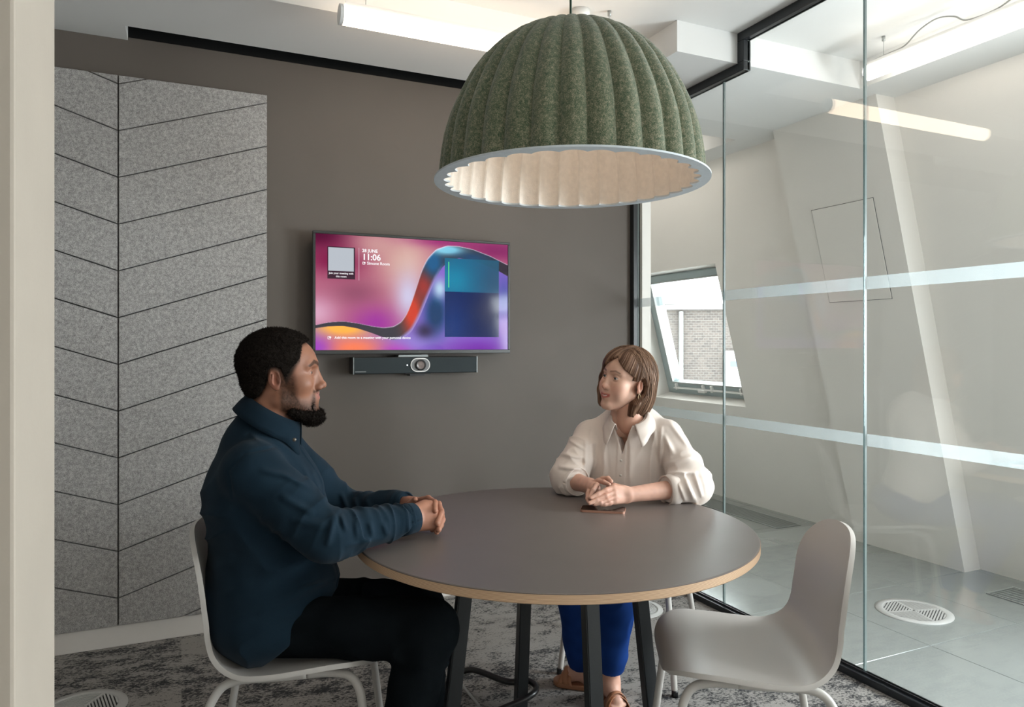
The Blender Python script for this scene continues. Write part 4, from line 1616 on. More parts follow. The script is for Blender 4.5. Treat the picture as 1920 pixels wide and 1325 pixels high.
def eyeballs(g, O, Bm, s, look, parent, iris, white=None):
    for sy in (-1, 1):
        c = A3(g['eye'][0], sy * g['eye'][1], g['eye'][2])
        w = to_world(c[None], O, Bm, s)[0]
        ld = nrm(look - w)
        e = bpy.data.meshes.new('eye')
        bm = bmesh.new()
        bmesh.ops.create_uvsphere(bm, u_segments=32, v_segments=24, radius=0.0124 * s)
        bm.to_mesh(e)
        bm.free()
        o = link('eye', e, [white or M['eye_white'], iris, M['pupil']], parent, True)
        up = A3(0, 0, 1)
        x = nrm(np.cross(up, ld))
        y = np.cross(ld, x)
        o.matrix_world = Matrix(((x[0], y[0], ld[0], w[0]), (x[1], y[1], ld[1], w[1]), (x[2], y[2], ld[2], w[2]), (0, 0, 0, 1)))
        for p in e.polygons:
            z = p.center[2] / (0.0124 * s)
            if z > 0.972:
                p.material_index = 2
            elif z > 0.83:
                p.material_index = 1


def ribbon(name, grid, material, parent, thick=0.002, col=None, smooth=True, offset=0.0):
    """grid: (n, m, 3) surface sheet given real thickness"""
    n, m_ = grid.shape[:2]
    V = grid.reshape(-1, 3)
    Fc = [(i * m_ + j, i * m_ + j + 1, (i + 1) * m_ + j + 1, (i + 1) * m_ + j) for i in range(n - 1) for j in range(m_ - 1)]
    o = mesh(name, V, Fc, material, parent, smooth)
    if col is not None:
        ca_ = o.data.color_attributes.new('tint', 'FLOAT_COLOR', 'POINT')
        ca_.data.foreach_set('color', np.tile(np.array((*col, 1), np.float32), len(V)))
    md = o.modifiers.new('s', 'SOLIDIFY')
    md.thickness = thick
    md.offset = offset
    bake(o)
    if smooth:
        o.data.shade_smooth()
    return o


def collar(name, C, Bm, a, b, stand, leaf, tip, gap, material, parent, col, flare=0.30, tip_deg=26, thick=0.0028, tipout=1.35, drop=0.012, back=None):
    """shirt collar: a standing band that folds over into a leaf with two points; Bm columns forward, left, up of the collar plane"""
    f, l, u = Bm[:, 0], Bm[:, 1], Bm[:, 2]
    ths = np.linspace(R(gap), 2 * math.pi - R(gap), 73)
    rows = []
    for th in ths:
        dd = min(th, 2 * math.pi - th)
        t = 1 - sstep(R(gap), R(gap + tip_deg * 2.2), np.array(dd))
        rd = f * a * math.cos(th) + l * b * math.sin(th)
        lf = leaf + (tip - leaf) * float(t) ** 1.4
        out = rd / np.linalg.norm(rd)
        fl_ = flare
        if back is not None:
            fl_ = back + (flare - back) * float(1 - sstep(R(60), R(150), np.array(dd)))
        base = C + rd
        row = [base, base + u * stand * 0.6 + out * 0.001, base + u * stand + out * 0.003, base + u * (stand + 0.002) + out * 0.008,
               base + u * (stand - lf * 0.35) + out * (0.012 + fl_ * lf * 0.35), base + u * (stand - lf * 0.70) + out * (0.013 + fl_ * lf * 0.72),
               base + u * (stand - lf) + out * (0.013 + fl_ * lf * (1 + (tipout - 1) * float(t)))]
        rows.append(row)
    return ribbon(name, np.array(rows), material, parent, thick, col)


def add_folds(P, d, F):
    """raise soft creases along short lines near the surface: (from, to, height, width)"""
    m = np.abs(d) < 0.04
    if not m.any():
        return d
    q = P[m]
    acc = np.zeros(len(q))
    for (a, b, amp, w) in F:
        a, b = np.asarray(a), np.asarray(b)
        vd = nrm((a + b) / 2 - A3(0, 0, CAM_H))         # tolerate error in how deep the crease was placed
        ba = b - a
        ba = ba - vd * (ba @ vd)
        pa = q - a
        dep = pa @ vd
        pa = pa - dep[:, None] * vd
        hh_ = pa @ ba / (ba @ ba)
        h_ = np.clip(hh_, 0, 1)
        ds = np.linalg.norm(pa - h_[:, None] * ba, axis=1)
        acc += 1.35 * amp * np.exp(-(ds / (0.85 * w)) ** 2) * np.sin(math.pi * np.clip(0.12 + 0.76 * hh_, 0, 1)) * np.exp(-(dep / 0.07) ** 2)
    d = d.copy()
    d[m] -= acc
    return d


# ================================================================== PERSON IN THE NAVY SHIRT
man = empty('person', (CH_M[0], CH_M[1], 0.0))
tag(man, 'bearded person in a navy shirt and dark trousers sitting with clasped hands on the table', 'person')


def keep(o):
    """built in world space: hand it to its parent without moving it"""
    o.matrix_parent_inverse = o.parent.matrix_basis.inverted()
    return o


TF = nrm(A3(0.956, -0.292, 0))             # way the chest faces
TL = np.cross((0, 0, 1.0), TF)            # the sitter's left
T0 = A3(0.218, 2.148, 0)
NAVY = np.array((0.0105, 0.0225, 0.035))


def tp(f, l, z):
    return T0 + TF * f + TL * l + A3(0, 0, z)


BT = np.stack([TF, TL, A3(0, 0, 1)], 0)
SR, SL = at(474, 884, 1.87), at(523, 846, 2.26)
ER, EL = at(612, 1006, 1.87), at(645, 962, 2.36)
WR, WL = at(768, 972, 2.06), at(757, 947, 2.24)
NB = at(505, 772, 2.035)
HO = at(519.5, 712, 2.03)
HB = basis(A3(0.985, -0.12, 0), 0.0, R(6))
HS = 1.055
manh = dict(fem=False, eye=(0.0785, 0.0315, 0.0115), nw=1.15, nose=(0.114, -0.0275), lip=1.05, slit=0.0029, slw=0.0118, fx=0.012, mouth=-0.0525, ear=0.006, es=0.86,
            neck=[((-0.016, 0, -0.040), (-0.032, 0, -0.110), 0.053, 0.0535), ((-0.032, 0, -0.110), (-0.050, 0.0, -0.19), 0.0535, 0.055)])
V, Q = surface(lambda P: head_sdf(P, manh), (-0.145, -0.10, -0.235), (0.14, 0.10, 0.14), 0.0018)
MAN = np.array((0.285, 0.125, 0.075))
HLX = [-0.12, -0.080, -0.055, -0.030, -0.012, 0.012, 0.022, 0.030, 0.043, 0.062, 0.069, 0.074, 0.095, 0.11]
HLZ = [-0.046, -0.046, -0.044, -0.010, 0.036, 0.030, -0.006, 0.006, 0.028, 0.050, 0.080, 0.092, 0.096, 0.100]
x, y, z = V.T
ay = np.abs(y)
C = np.tile(MAN, (len(V), 1))
n1 = noise3(V * 60, 3)
C *= (0.90 + 0.2 * n1)[:, None]


def blend(C, col, w):
    w = np.clip(w, 0, 1)[:, None]
    return C * (1 - w) + np.array(col) * w


C = blend(C, (0.36, 0.13, 0.09), 0.55 * np.exp(-((z + 0.004) / 0.03) ** 2) * sstep(0.066, 0.078, ay))          # ears
lipm = sstep(0.0868, 0.090, x) * np.exp(-((z + 0.0535) / 0.0095) ** 4) * (1 - sstep(0.018, 0.026, ay))
C = blend(C, (0.34, 0.13, 0.115), 0.75 * lipm)
HAIRK = np.array((0.0125, 0.0100, 0.0085))
YZ = np.stack([ay * 0, ay, z], 1)
brow = np.minimum(cap(YZ, (0, 0.011, 0.030), (0, 0.034, 0.0385), 0.0034, 0.0034), cap(YZ, (0, 0.034, 0.0385), (0, 0.053, 0.030), 0.0034, 0.0015)) + 1.0 * (x < 0.055)
C = blend(C, HAIRK * 1.1, 0.92 * (1 - sstep(0.0, 0.004, brow)) * (0.6 + 0.4 * ridged(V * 500, 5)))
# beard growth on cheek and jaw, thin moustache
gr = noise3(V * 380, 9)
sid = sstep(0.048, 0.056, ay) * sstep(-0.006, 0.012, x) * (1 - sstep(0.036, 0.056, x)) * (1 - sstep(0.03, 0.05, z)) * sstep(-0.10, -0.05, z + 0.05)
jaw = sstep(0.014, -0.030, z + 0.052 + 0.40 * (x - 0.055)) * sstep(-0.01, 0.03, x)
mou = np.exp(-((z + 0.0415) / 0.0045) ** 2) * sstep(0.080, 0.086, x) * (1 - sstep(0.024, 0.031, ay))
mou2 = np.exp(-((ay - 0.029) / 0.0050) ** 2) * np.exp(-((z + 0.062) / 0.018) ** 2) * sstep(0.07, 0.08, x)
C = blend(C, (0.030, 0.018, 0.013), np.clip(0.80 * sid + 0.92 * jaw * (1 - lipm) + 0.85 * mou + 0.75 * mou2, 0, 0.90) * (0.80 + 0.3 * gr))
hl_ = np.interp(x, HLX, HLZ)
C = blend(C, HAIRK * 1.6, 0.85 * sstep(-0.016, 0.002, z - hl_) * (x < 0.10) * (ay < 0.079) * sstep(-0.06, -0.03, z))
lash = np.exp(-((np.linalg.norm(np.stack([x, ay, z], 1) - A3(*manh['eye']), axis=1) - 0.0128) / 0.0009) ** 2) * sstep(0.086, 0.088, x)
C = blend(C, HAIRK, 0.7 * lash)
pieces = [(to_world(V, HO, HB, HS), Q, C)]

# clasped hands
SKH = np.array((0.36, 0.165, 0.105))


def hand_cols(V, base, tips, knuck):
    C = np.tile(np.array(base, float), (len(V), 1)) * (0.92 + 0.16 * noise3(V * 90, 4))[:, None]
    for p in knuck:
        w = np.exp(-(np.linalg.norm(V - p, axis=1) / 0.012) ** 2)
        C = blend(C, np.array(base) * np.array((0.80, 0.62, 0.55)), 0.55 * w)
    for (p, n_) in tips:
        q = V - p
        w = (1 - sstep(0.0045, 0.0062, np.linalg.norm(q, axis=1))) * sstep(0.2, 0.6, (q @ n_) / 0.006)
        C = blend(C, np.minimum(np.array(base) * np.array((1.5, 1.5, 1.5)), 0.85), 0.8 * w)
    return C


rk = [at(806, 946, 2.120), at(813, 958, 2.105), at(816, 972, 2.095), at(815, 985, 2.088)]          # right knuckles
rpal = at(789, 968, 2.095)
lf = [  # left fingers folding over the right hand, knuckle to tip
    [at(789, 938, 2.190), at(803, 934.5, 2.170), at(815, 942, 2.125), at(816, 957, 2.092)],
    [at(803, 943, 2.190), at(822, 945, 2.165), at(827, 961, 2.110), at(820, 981, 2.070)],
    [at(806, 952, 2.190), at(826, 957, 2.160), at(829, 974, 2.105), at(822.5, 993, 2.066)],
    [at(806, 962, 2.185), at(824, 968, 2.150), at(826, 984, 2.100), at(819, 997, 2.075)]]
thL = [at(762, 951, 2.19), at(770, 944, 2.165), at(778, 936.5, 2.155)]
lpal = [at(770, 950, 2.22), at(800, 950, 2.20)]


def man_hands(P):
    d = cap(P, WR + nrm(WR - rpal) * 0.06, WR, 0.030, 0.0275)
    pl_ = None
    for k_, q in enumerate(rk):
        c = cap(P, at(774, 962 + 8 * k_, 2.075), q, 0.0165, 0.0125)
        pl_ = c if pl_ is None else smin(pl_, c, 0.012)
    d = smin(d, pl_, 0.02)
    d = smin(d, cap(P, at(772, 958, 2.085), at(795, 945, 2.120), 0.016, 0.013), 0.014)       # thumb mound
    for k_, q in enumerate(rk):                                                             # right fingers run back between the left ones
        away = nrm(at(800, 955, 2.25) - at(800, 955, 2.10))
        d = smin(d, chain(P, [q, q + away * 0.035 + A3(0.010, 0, -0.006), q + away * 0.058 + A3(-0.006, 0, -0.012)], [0.0105, 0.0095, 0.0085], 0.003), 0.006)
    e = cap(P, WL + nrm(WL - lpal[1]) * 0.06, WL, 0.030, 0.027)
    e = smin(e, rbox(P, (lpal[0] + lpal[1]) / 2, np.stack([nrm(lpal[1] - lpal[0]), nrm(np.cross((0, 0, 1), lpal[1] - lpal[0])), A3(0, 0, 1)], 0), (0.045, 0.017, 0.030), 0.016), 0.02)
    e = smin(e, chain(P, thL, [0.0125, 0.0105, 0.0085], 0.004), 0.010)
    fg = None
    for p in lf:
        c = chain(P, p, [0.0110, 0.0100, 0.0092, 0.0078], 0.004)
        fg = c if fg is None else smin(fg, c, 0.0014)
    e = smin(e, fg, 0.005)
    return smin(d, e, 0.0015)


allp = np.array(rk + [q for p in lf for q in p] + thL + [WR, WL] + lpal)
V, Q = surface(man_hands, allp.min(0) - 0.085, allp.max(0) + 0.045, 0.0017)
toc = nrm(A3(0, 0, CAM_H) - rpal)
tips = [(p[-1] + nrm(toc * 0.8 + A3(0.5, 0, 0.35)) * 0.0075, nrm(toc * 0.8 + A3(0.5, 0, 0.35))) for p in lf]
tips.append((thL[-1] + A3(0, 0, 0.008), A3(0, 0, 1)))
pieces.append((V, Q, hand_cols(V, SKH, tips, rk + [p[2] for p in lf])))


def man_core(P):
    d = cap(P, tp(-0.02, 0, 0.55), tp(0.0, 0, 0.92), 0.10, 0.10)
    d = smin(d, cap(P, SR, SL, 0.04), 0.04)
    d = smin(d, cap(P, tp(0, 0, 0.92), NB, 0.07, 0.058), 0.04)
    for (s, e, w) in ((SR, ER, WR), (SL, EL, WL)):
        d = smin(d, smin(cap(P, s, e, 0.038, 0.032), cap(P, e, w, 0.032, 0.026), 0.01), 0.02)
    return d


V, Q = surface(man_core, (-0.05, 1.75, 0.40), (0.75, 2.60, 1.15), 0.007)
pieces.append((V, Q, MAN))
keep(skin_mesh('body', pieces, M['skin'], man))
M['eye_shaded'] = simple('eye white with lid shade', (0.40, 0.34, 0.30), 0.25, spec=0.4)  # shade of the lids mixed into the eye white colour
eyeballs(manh, HO, HB, HS, A3(1.45, 1.75, 1.12), man, M['iris_dark'], M['eye_shaded'])
for o in [c for c in man.children if c.name.startswith('eye')]:
    mw = o.matrix_world.copy()
    o.matrix_parent_inverse = man.matrix_basis.inverted()
    o.matrix_basis = mw


# hair and beard
def fuzz(V, fn, n, length, rad, seed, local):
    """short curled hairs standing on an implicit surface (V in its own space), as quads"""
    rg = np.random.RandomState(seed)
    p = V[rg.randint(0, len(V), n)]
    f0_ = fn(p)
    g_ = np.stack([fn(p + d_) - f0_ for d_ in np.eye(3) * 0.003], -1)
    nn = g_ / np.maximum(np.linalg.norm(g_, axis=1), 1e-9)[:, None]
    r_ = rg.normal(size=(n, 3))
    t1 = nn + 0.75 * r_
    t1 /= np.linalg.norm(t1, axis=1)[:, None]
    t2 = t1 + 0.9 * rg.normal(size=(n, 3))
    t2 /= np.linalg.norm(t2, axis=1)[:, None]
    L = length * rg.uniform(0.5, 1.0, n)[:, None]
    pts = [p - nn * 0.001, p + t1 * L * 0.55, p + t1 * L * 0.55 + t2 * L * 0.45]
    u = np.cross(t1, r_)
    u /= np.maximum(np.linalg.norm(u, axis=1), 1e-9)[:, None]
    w = np.cross(t1, u)
    VV = []
    for k_, q in enumerate(pts):
        for a in range(3):
            th = 2 * math.pi * a / 3
            VV.append(q + (u * math.cos(th) + w * math.sin(th)) * rad * (1.0, 0.9, 0.4)[k_])
    VV = np.stack(VV, 1).reshape(-1, 3)
    base = (np.arange(n) * 9)[:, None]
    Qf = np.concatenate([base + np.array([[k_ * 3 + a, k_ * 3 + (a + 1) % 3, k_ * 3 + 3 + (a + 1) % 3, k_ * 3 + 3 + a]]) for k_ in (0, 1) for a in range(3)])
    return VV, Qf


def man_hair(P):
    d = ell(P, (-0.003, 0, 0.052), (0.0975, 0.0820, 0.0885))
    d = smin(d, ell(P, (0.040, 0, 0.062), (0.064, 0.064, 0.052)), 0.03)
    d = smin(d, ell(P, (-0.036, 0, -0.004), (0.054, 0.064, 0.052)), 0.02)
    ay = np.abs(P[:, 1])
    x, z = P[:, 0], P[:, 2]
    # hairline: forehead, temple, around the ear, nape
    line = np.interp(x, HLX, HLZ)
    front = 0.094 + 0.004 * np.cos(ay * 60)
    line = np.where(x > 0.070, np.maximum(line, front - 0.004), line)
    d = smax(d, line - z, 0.010)
    d = smax(d, -(ell(np.stack([x, ay, z], 1), (-0.006, 0.083, 0.006), (0.021, 0.022, 0.032))), 0.004)
    d = d - 0.0028 * noise3(P * 190, 2) - 0.0030 * noise3(P * 75, 8) + 0.003
    return d


V, Q = surface(man_hair, (-0.14, -0.11, -0.09), (0.13, 0.11, 0.165), 0.0019)
C = np.tile(HAIRK, (len(V), 1)) * (0.6 + 0.9 * noise3(V * 260, 6))[:, None]
fz = fuzz(V, man_hair, 9000, 0.0055, 0.00045, 3, True)
keep(skin_mesh('hair', [(to_world(V, HO, HB, HS), Q, C), (to_world(fz[0], HO, HB, HS), fz[1], HAIRK * 1.4)], M['afro'], man))


def man_beard(P):
    ay = np.abs(P[:, 1])
    Qp = np.stack([P[:, 0], ay, P[:, 2]], 1)
    d = ell(P, (0.078, 0, -0.108), (0.030, 0.033, 0.025))
    d = smin(d, ell(P, (0.092, 0, -0.112), (0.018, 0.024, 0.018)), 0.012)
    d = smin(d, cap(Qp, (0.030, 0.052, -0.085), (0.070, 0.028, -0.105), 0.0115, 0.016), 0.014)
    d = smin(d, cap(Qp, (0.0825, 0.027, -0.062), (0.079, 0.026, -0.090), 0.0028, 0.0065), 0.008)
    d = smin(d, cap(Qp, (0.0985, 0.004, -0.0415), (0.0845, 0.027, -0.0540), 0.0024, 0.0026), 0.004)
    d = smax(d, -ell(P, (0.104, 0, -0.060), (0.016, 0.024, 0.0130)), 0.004)
    return d - 0.0040 * noise3(P * 210, 12) - 0.0030 * noise3(P * 90, 13) + 0.0034


V, Q = surface(man_beard, (0.0, -0.085, -0.155), (0.135, 0.085, -0.03), 0.0017)
C = np.tile(HAIRK, (len(V), 1)) * (0.6 + 0.9 * noise3(V * 260, 6))[:, None]
fz = fuzz(V, man_beard, 4200, 0.0080, 0.00045, 4, True)
keep(skin_mesh('beard', [(to_world(V, HO, HB, HS), Q, C), (to_world(fz[0], HO, HB, HS), fz[1], HAIRK * 1.4)], M['afro'], man))


# shirt
def limb_folds(P, a, b, amp, fa, fr, seed, lo=0.0, hi=1.0):
    """ring-like creases on a sleeve, strongest between lo and hi along the limb"""
    a, b = np.asarray(a), np.asarray(b)
    L = np.linalg.norm(b - a)
    e = (b - a) / L
    t = (P - a) @ e / L
    m = (np.linalg.norm(P - a - np.clip(t, 0, 1)[:, None] * (b - a), axis=1) < 0.13) & (t > lo - 0.16) & (t < hi + 0.16)
    if not m.all():
        out = np.zeros(len(P))
        if m.any():
            out[m] = limb_folds(P[m], a, b, amp, fa, fr, seed, lo, hi)
        return out
    u = nrm(np.cross(e, (0.3, 0.5, 0.8)))
    w = np.cross(e, u)
    q = np.stack([t * L * fa, (P - a) @ u * fr + t * 2, (P - a) @ w * fr], 1)
    q[:, 0] += 0.9 * noise3(P * 14, seed + 1)
    return amp * (ridged(q, seed) ** 2) * sstep(lo - 0.15, lo + 0.1, t) * (1 - sstep(hi - 0.1, hi + 0.15, t))


FOLDS_M = [
    (at(491, 881, 1.80), at(545, 893, 1.80), 0.006, 0.010), (at(530, 888, 1.80), at(584, 916, 1.80), 0.005, 0.009), (at(528, 930, 1.80), at(586, 962, 1.80), 0.007, 0.011),
    (at(548, 975, 1.80), at(612, 985, 1.81), 0.006, 0.012), (at(509, 817, 1.90), at(566, 862, 1.92), 0.006, 0.008), (at(544, 843, 1.90), at(577, 892, 1.92), 0.004, 0.008),
    (at(563, 857, 1.93), at(590, 922, 1.93), 0.004, 0.008), (at(584, 878, 1.95), at(611, 950, 1.95), 0.006, 0.007),
    (at(627, 968, 1.83), at(614, 1020, 1.82), 0.011, 0.010), (at(640, 966, 1.87), at(649, 995, 1.85), 0.010, 0.007), (at(667, 975, 1.90), at(672, 1010, 1.89), 0.008, 0.009),
    (at(693, 980, 1.94), at(700, 1006, 1.93), 0.007, 0.008), (at(720, 980, 1.97), at(727, 1003, 1.96), 0.007, 0.008), (at(650, 1022, 1.86), at(725, 1008, 1.94), 0.005, 0.010),
    (at(404, 941, 1.95), at(441, 963, 1.92), 0.006, 0.010), (at(418, 960, 1.95), at(452, 992, 1.90), 0.006, 0.011), (at(427, 1027, 1.92), at(500, 1009, 1.88), 0.007, 0.012),
    (at(400, 1062, 1.95), at(470, 1050, 1.90), 0.006, 0.012), (at(440, 1161, 1.90), at(530, 1125, 1.87), 0.007, 0.012), (at(490, 1145, 1.88), at(610, 1092, 1.90), 0.008, 0.013),
    (at(430, 1110, 1.90), at(540, 1080, 1.88), 0.006, 0.014), (at(560, 1105, 1.90), at(690, 1068, 1.95), 0.009, 0.010),
    (at(640, 925, 2.29), at(655, 965, 2.27), 0.009, 0.010), (at(665, 935, 2.25), at(672, 968, 2.23), 0.008, 0.008), (at(690, 940, 2.24), at(697, 968, 2.22), 0.006, 0.008),
    (at(429, 883, 1.85), at(459, 849, 1.86), -0.004, 0.004), (at(457, 850, 1.86), at(516, 838, 1.88), -0.004, 0.004), (at(429, 880, 1.85), at(436, 930, 1.84), -0.004, 0.004),
    (at(470, 815, 1.93), at(500, 836, 1.92), 0.004, 0.007), (at(455, 830, 1.93), at(490, 842, 1.90), 0.004, 0.006),
]


def man_shirt(P):
    d = ell(P, tp(0.020, 0, 0.62), (0.172, 0.200, 0.20), BT)
    d = smin(d, ell(P, tp(0.005, 0, 0.83), (0.155, 0.200, 0.20), BT), 0.06)
    d = smin(d, ell(P, tp(-0.035, 0, 0.90), (0.115, 0.195, 0.14), BT), 0.05)
    mid = (SR + SL) / 2
    d = smin(d, cap(P, SR + A3(0, 0.02, 0), SL - A3(0, 0.02, 0), 0.072, 0.070), 0.05)
    d = smin(d, cap(P, NB + A3(-0.035, 0.0, -0.075), mid + A3(-0.005, 0, -0.02), 0.076, 0.085), 0.06)
    d = smin(d, cap(P, NB + A3(-0.018, 0, -0.036), NB + A3(-0.03, 0, -0.09), 0.062, 0.080), 0.035)
    d = smin(d, ell(P, tp(0.015, 0, 0.54), (0.165, 0.212, 0.120), BT), 0.03)
    m = np.abs(d) < 0.03
    q = P[m]
    d[m] -= 0.010 * (ridged(np.stack([(q @ TF) * 9 + (q[:, 2]) * 7, (q @ TL) * 5, q[:, 2] * 16 - (q @ TF) * 9], 1), 21) ** 2) * (1 - sstep(0.86, 1.0, q[:, 2]))
    for (s, e, w, sd) in ((SR, ER, WR, 31), (SL, EL, WL, 41)):
        u = cap(P, s, e, 0.078, 0.062)
        u = u - limb_folds(P, s, e, 0.008, 22, 9, sd, 0.35, 1.05)
        fo = cap(P, e, w + nrm(e - w) * 0.004, 0.060, 0.040)
        fo = fo - limb_folds(P, e, w, 0.010, 34, 12, sd + 3, 0.0, 0.95)
        arm = smin(u, fo, 0.022)
        d = smin(d, arm, 0.020)
    d = add_folds(P, d, FOLDS_M)
    lq = (P - T0) @ TL
    d = d - 0.0024 * sstep(-0.022, -0.019, lq) * (1 - sstep(0.012, 0.015, lq)) * sstep(0.03, 0.06, (P - T0) @ TF) * (P[:, 2] > 0.6)
    # sleeves open at the cuffs, and the table top stays free
    for (e, w) in ((ER, WR), (EL, WL)):
        n_ = nrm(w - e)
        d = np.where(np.linalg.norm(P - w, axis=1) < 0.12, smax(d, (P - w) @ n_ - 0.006, 0.003), d)
    rt = np.hypot(P[:, 0] - TC[0], P[:, 1] - TC[1])
    slab_ = np.maximum(rt - TR - 0.003, np.abs(P[:, 2] - (TZ - 0.012)) - 0.0155)
    d = smax(d, -slab_, 0.004)
    # tail hangs over the hips, cut on a slant
    d = smax(d, -(P[:, 2] - (0.452 + 0.86 * np.maximum((P - T0) @ TF - 0.02, 0))), 0.006)
    # neck opening
    d = smax(d, -cap(P, NB + A3(0.004, 0, -0.045), NB + A3(0.02, 0, 0.12), 0.052, 0.060), 0.006)
    return d


V, Q = surface(man_shirt, (-0.06, 1.74, 0.42), (0.72, 2.56, 1.14), 0.0042)
C = np.tile(NAVY, (len(V), 1)) * (0.85 + 0.3 * noise3(V * 25, 2))[:, None]
shirt = keep(skin_mesh('shirt', [(V, Q, C)], M['cotton'], man))
CB = basis(TF, 0, R(-30))
keep(collar('collar', NB + A3(-0.004, 0.0, -0.022), CB, 0.074, 0.068, 0.036, 0.052, 0.080, 9, M['cotton'], man, NAVY * 0.9, flare=0.46, tip_deg=22, back=0.18, thick=0.004))


def cuff(w, e, r, L, name='cuff', col=NAVY, m=None, parent=None, seg=40, back=0.0, wob=0.0):
    ax = nrm(w - e)
    u = nrm(np.cross(ax, (0, 0, 1)))
    v = np.cross(ax, u)
    rows = []
    for k in range(seg + 1):
        th = 2 * math.pi * k / seg
        dr_ = u * math.cos(th) + v * math.sin(th)
        rr_ = r * (1 + wob * math.sin(3 * th + 1))
        rows.append([w + ax * (-L + back) + dr_ * rr_ * 1.06, w + ax * (-L * 0.5 + back) + dr_ * rr_ * 1.05, w + ax * back + dr_ * rr_])
    return ribbon(name, np.array(rows), m, parent, 0.0035, col)


keep(cuff(WR, ER, 0.0405, 0.055, m=M['cotton'], parent=man, back=0.014))
keep(cuff(WL, EL, 0.0390, 0.055, m=M['cotton'], parent=man, back=0.014))
# placket edge and buttons
pk = [at(556, 838, 1.985), at(567, 868, 1.965), at(583, 905, 1.955), at(600, 945, 1.955)]
for (px, py) in ((552, 824),):
    c = at(px, py, 1.965)
    V2, F2 = tube_geo([c, c + nrm(A3(0, 0, CAM_H) - c) * 0.003], 0.0052, 12)
    keep(mesh('button', V2, F2, simple('horn button', (0.10, 0.08, 0.06), 0.3), man, True))


# trousers and shoes
HR, HL = tp(0.02, -0.088, 0.535), tp(0.02, 0.088, 0.535)
KR, KL = at(806, 1178, 1.90), at(786, 1140, 2.20)
AR, AL = at(722, 1495, 1.95), at(800, 1450, 2.24)
AR[2] = AL[2] = 0.09


def man_trousers(P):
    d = ell(P, tp(0.010, 0, 0.55), (0.115, 0.160, 0.095), BT)
    for (h_, k_, a_, sd) in ((HR, KR, AR, 51), (HL, KL, AL, 61)):
        t = cap(P, h_, k_, 0.080, 0.072) - limb_folds(P, h_, k_, 0.008, 16, 7, sd, 0.5, 1.1)
        s_ = cap(P, k_, a_, 0.068, 0.056) - limb_folds(P, k_, a_, 0.008, 14, 8, sd + 2, 0.0, 0.9)
        t = smin(t, s_, 0.03)
        d = smin(d, t, 0.03)
    # flat where it meets the seat
    loc = (P - A3(CH_M[0], CH_M[1], 0))
    fx = loc @ TF
    seat = np.where((fx < 0.25) & (fx > -0.25) & (P[:, 2] < 0.6), 0.452 - P[:, 2], -1)
    d = np.where(fx < 0.25, smax(d, seat, 0.01), d)
    for a_ in (AR, AL):
        d = np.where(np.linalg.norm(P - a_, axis=1) < 0.14, smax(d, (a_[2] - 0.03) - P[:, 2], 0.004), d)
    return d


V, Q = surface(man_trousers, (-0.05, 1.68, 0.03), (0.80, 2.48, 0.70), 0.0055)
C = np.tile(np.array((0.0065, 0.0085, 0.010)), (len(V), 1)) * (0.8 + 0.4 * noise3(V * 30, 2))[:, None]
keep(skin_mesh('trousers', [(V, Q, C)], M['denim'], man))
for a_ in (AR, AL):
    def shoe(P, a_=a_):
        f_ = TF
        d = cap(P, a_ + A3(0, 0, -0.02) - f_ * 0.03, a_ + A3(0, 0, 0.02), 0.040, 0.042)
        d = smin(d, chain(P, [a_ - f_ * 0.035 + A3(0, 0, -0.05), a_ + f_ * 0.07 + A3(0, 0, -0.05), a_ + f_ * 0.16 + A3(0, 0, -0.058)], [0.040, 0.046, 0.034], 0.02), 0.03)
        return smax(d, 0.001 - P[:, 2], 0.004)
    V, Q = surface(shoe, a_ + A3(-0.13, -0.14, -0.10), a_ + A3(0.25, 0.14, 0.08), 0.006)
    keep(skin_mesh('shoe', [(V, Q, np.array((0.012, 0.011, 0.010)))], M['leather'], man))

# ================================================================== PERSON IN THE CREAM BLOUSE
wom = empty('person', (CH_W[0], CH_W[1], 0.0))
tag(wom, 'person with a brown bob in a cream blouse and blue trousers leaning on the table', 'person')
man_done = True
WF = nrm(A3(-0.75, -0.66, 0))
WLd = np.cross((0, 0, 1.0), WF)           # her left
U0 = A3(1.585, 2.360, 0)
BW = np.stack([WF, WLd, A3(0, 0, 1)], 0)
CREAM = np.array((0.74, 0.645, 0.585))


def wp(f, l, z):
    return U0 + WF * f + WLd * l + A3(0, 0, z)


sR, sL = at(1106, 816, 2.83), at(1250, 816, 2.70)
eR, eL = at(1066, 898, 2.70), at(1302, 912, 2.585)
wR, wL = at(1106, 911, 2.565), at(1180, 927, 2.48)
nB = at(1180, 786, 2.70)
hO = at(1174.5, 715, 2.715)
hB = basis(A3(-0.988, -0.155, 0), R(8), R(6))
hS = 0.965
womh = dict(fem=True, eye=(0.0770, 0.0310, 0.0110), nw=0.86, nose=(0.1060, -0.0255), lip=0.95, open=0.0026, smile=0.0065, slit=0.0043, wide=1.12, es=0.92,
            neck=[((-0.016, 0, -0.050), (-0.022, -0.004, -0.120), 0.046, 0.047), ((-0.022, -0.004, -0.120), (-0.030, -0.012, -0.175), 0.047, 0.060)])
V, Q = surface(lambda P: head_sdf(P, womh), (-0.125, -0.10, -0.215), (0.135, 0.10, 0.14), 0.0018)
WOM = np.array((0.66, 0.405, 0.305))
x, y, z = V.T
ay = np.abs(y)
Qs = np.stack([x, ay, z], 1)
C = np.tile(WOM, (len(V), 1)) * (0.95 + 0.1 * noise3(V * 60, 3))[:, None]
C = blend(C, (0.66, 0.30, 0.225), 0.55 * np.exp(-(np.linalg.norm((Qs - A3(0.078, 0.040, -0.028)) / A3(0.03, 0.022, 0.020), axis=1)) ** 2))
C = blend(C, (0.66, 0.27, 0.20), 0.5 * np.exp(-(np.linalg.norm((V - A3(0.115, 0, -0.029)) / 0.014, axis=1)) ** 2))
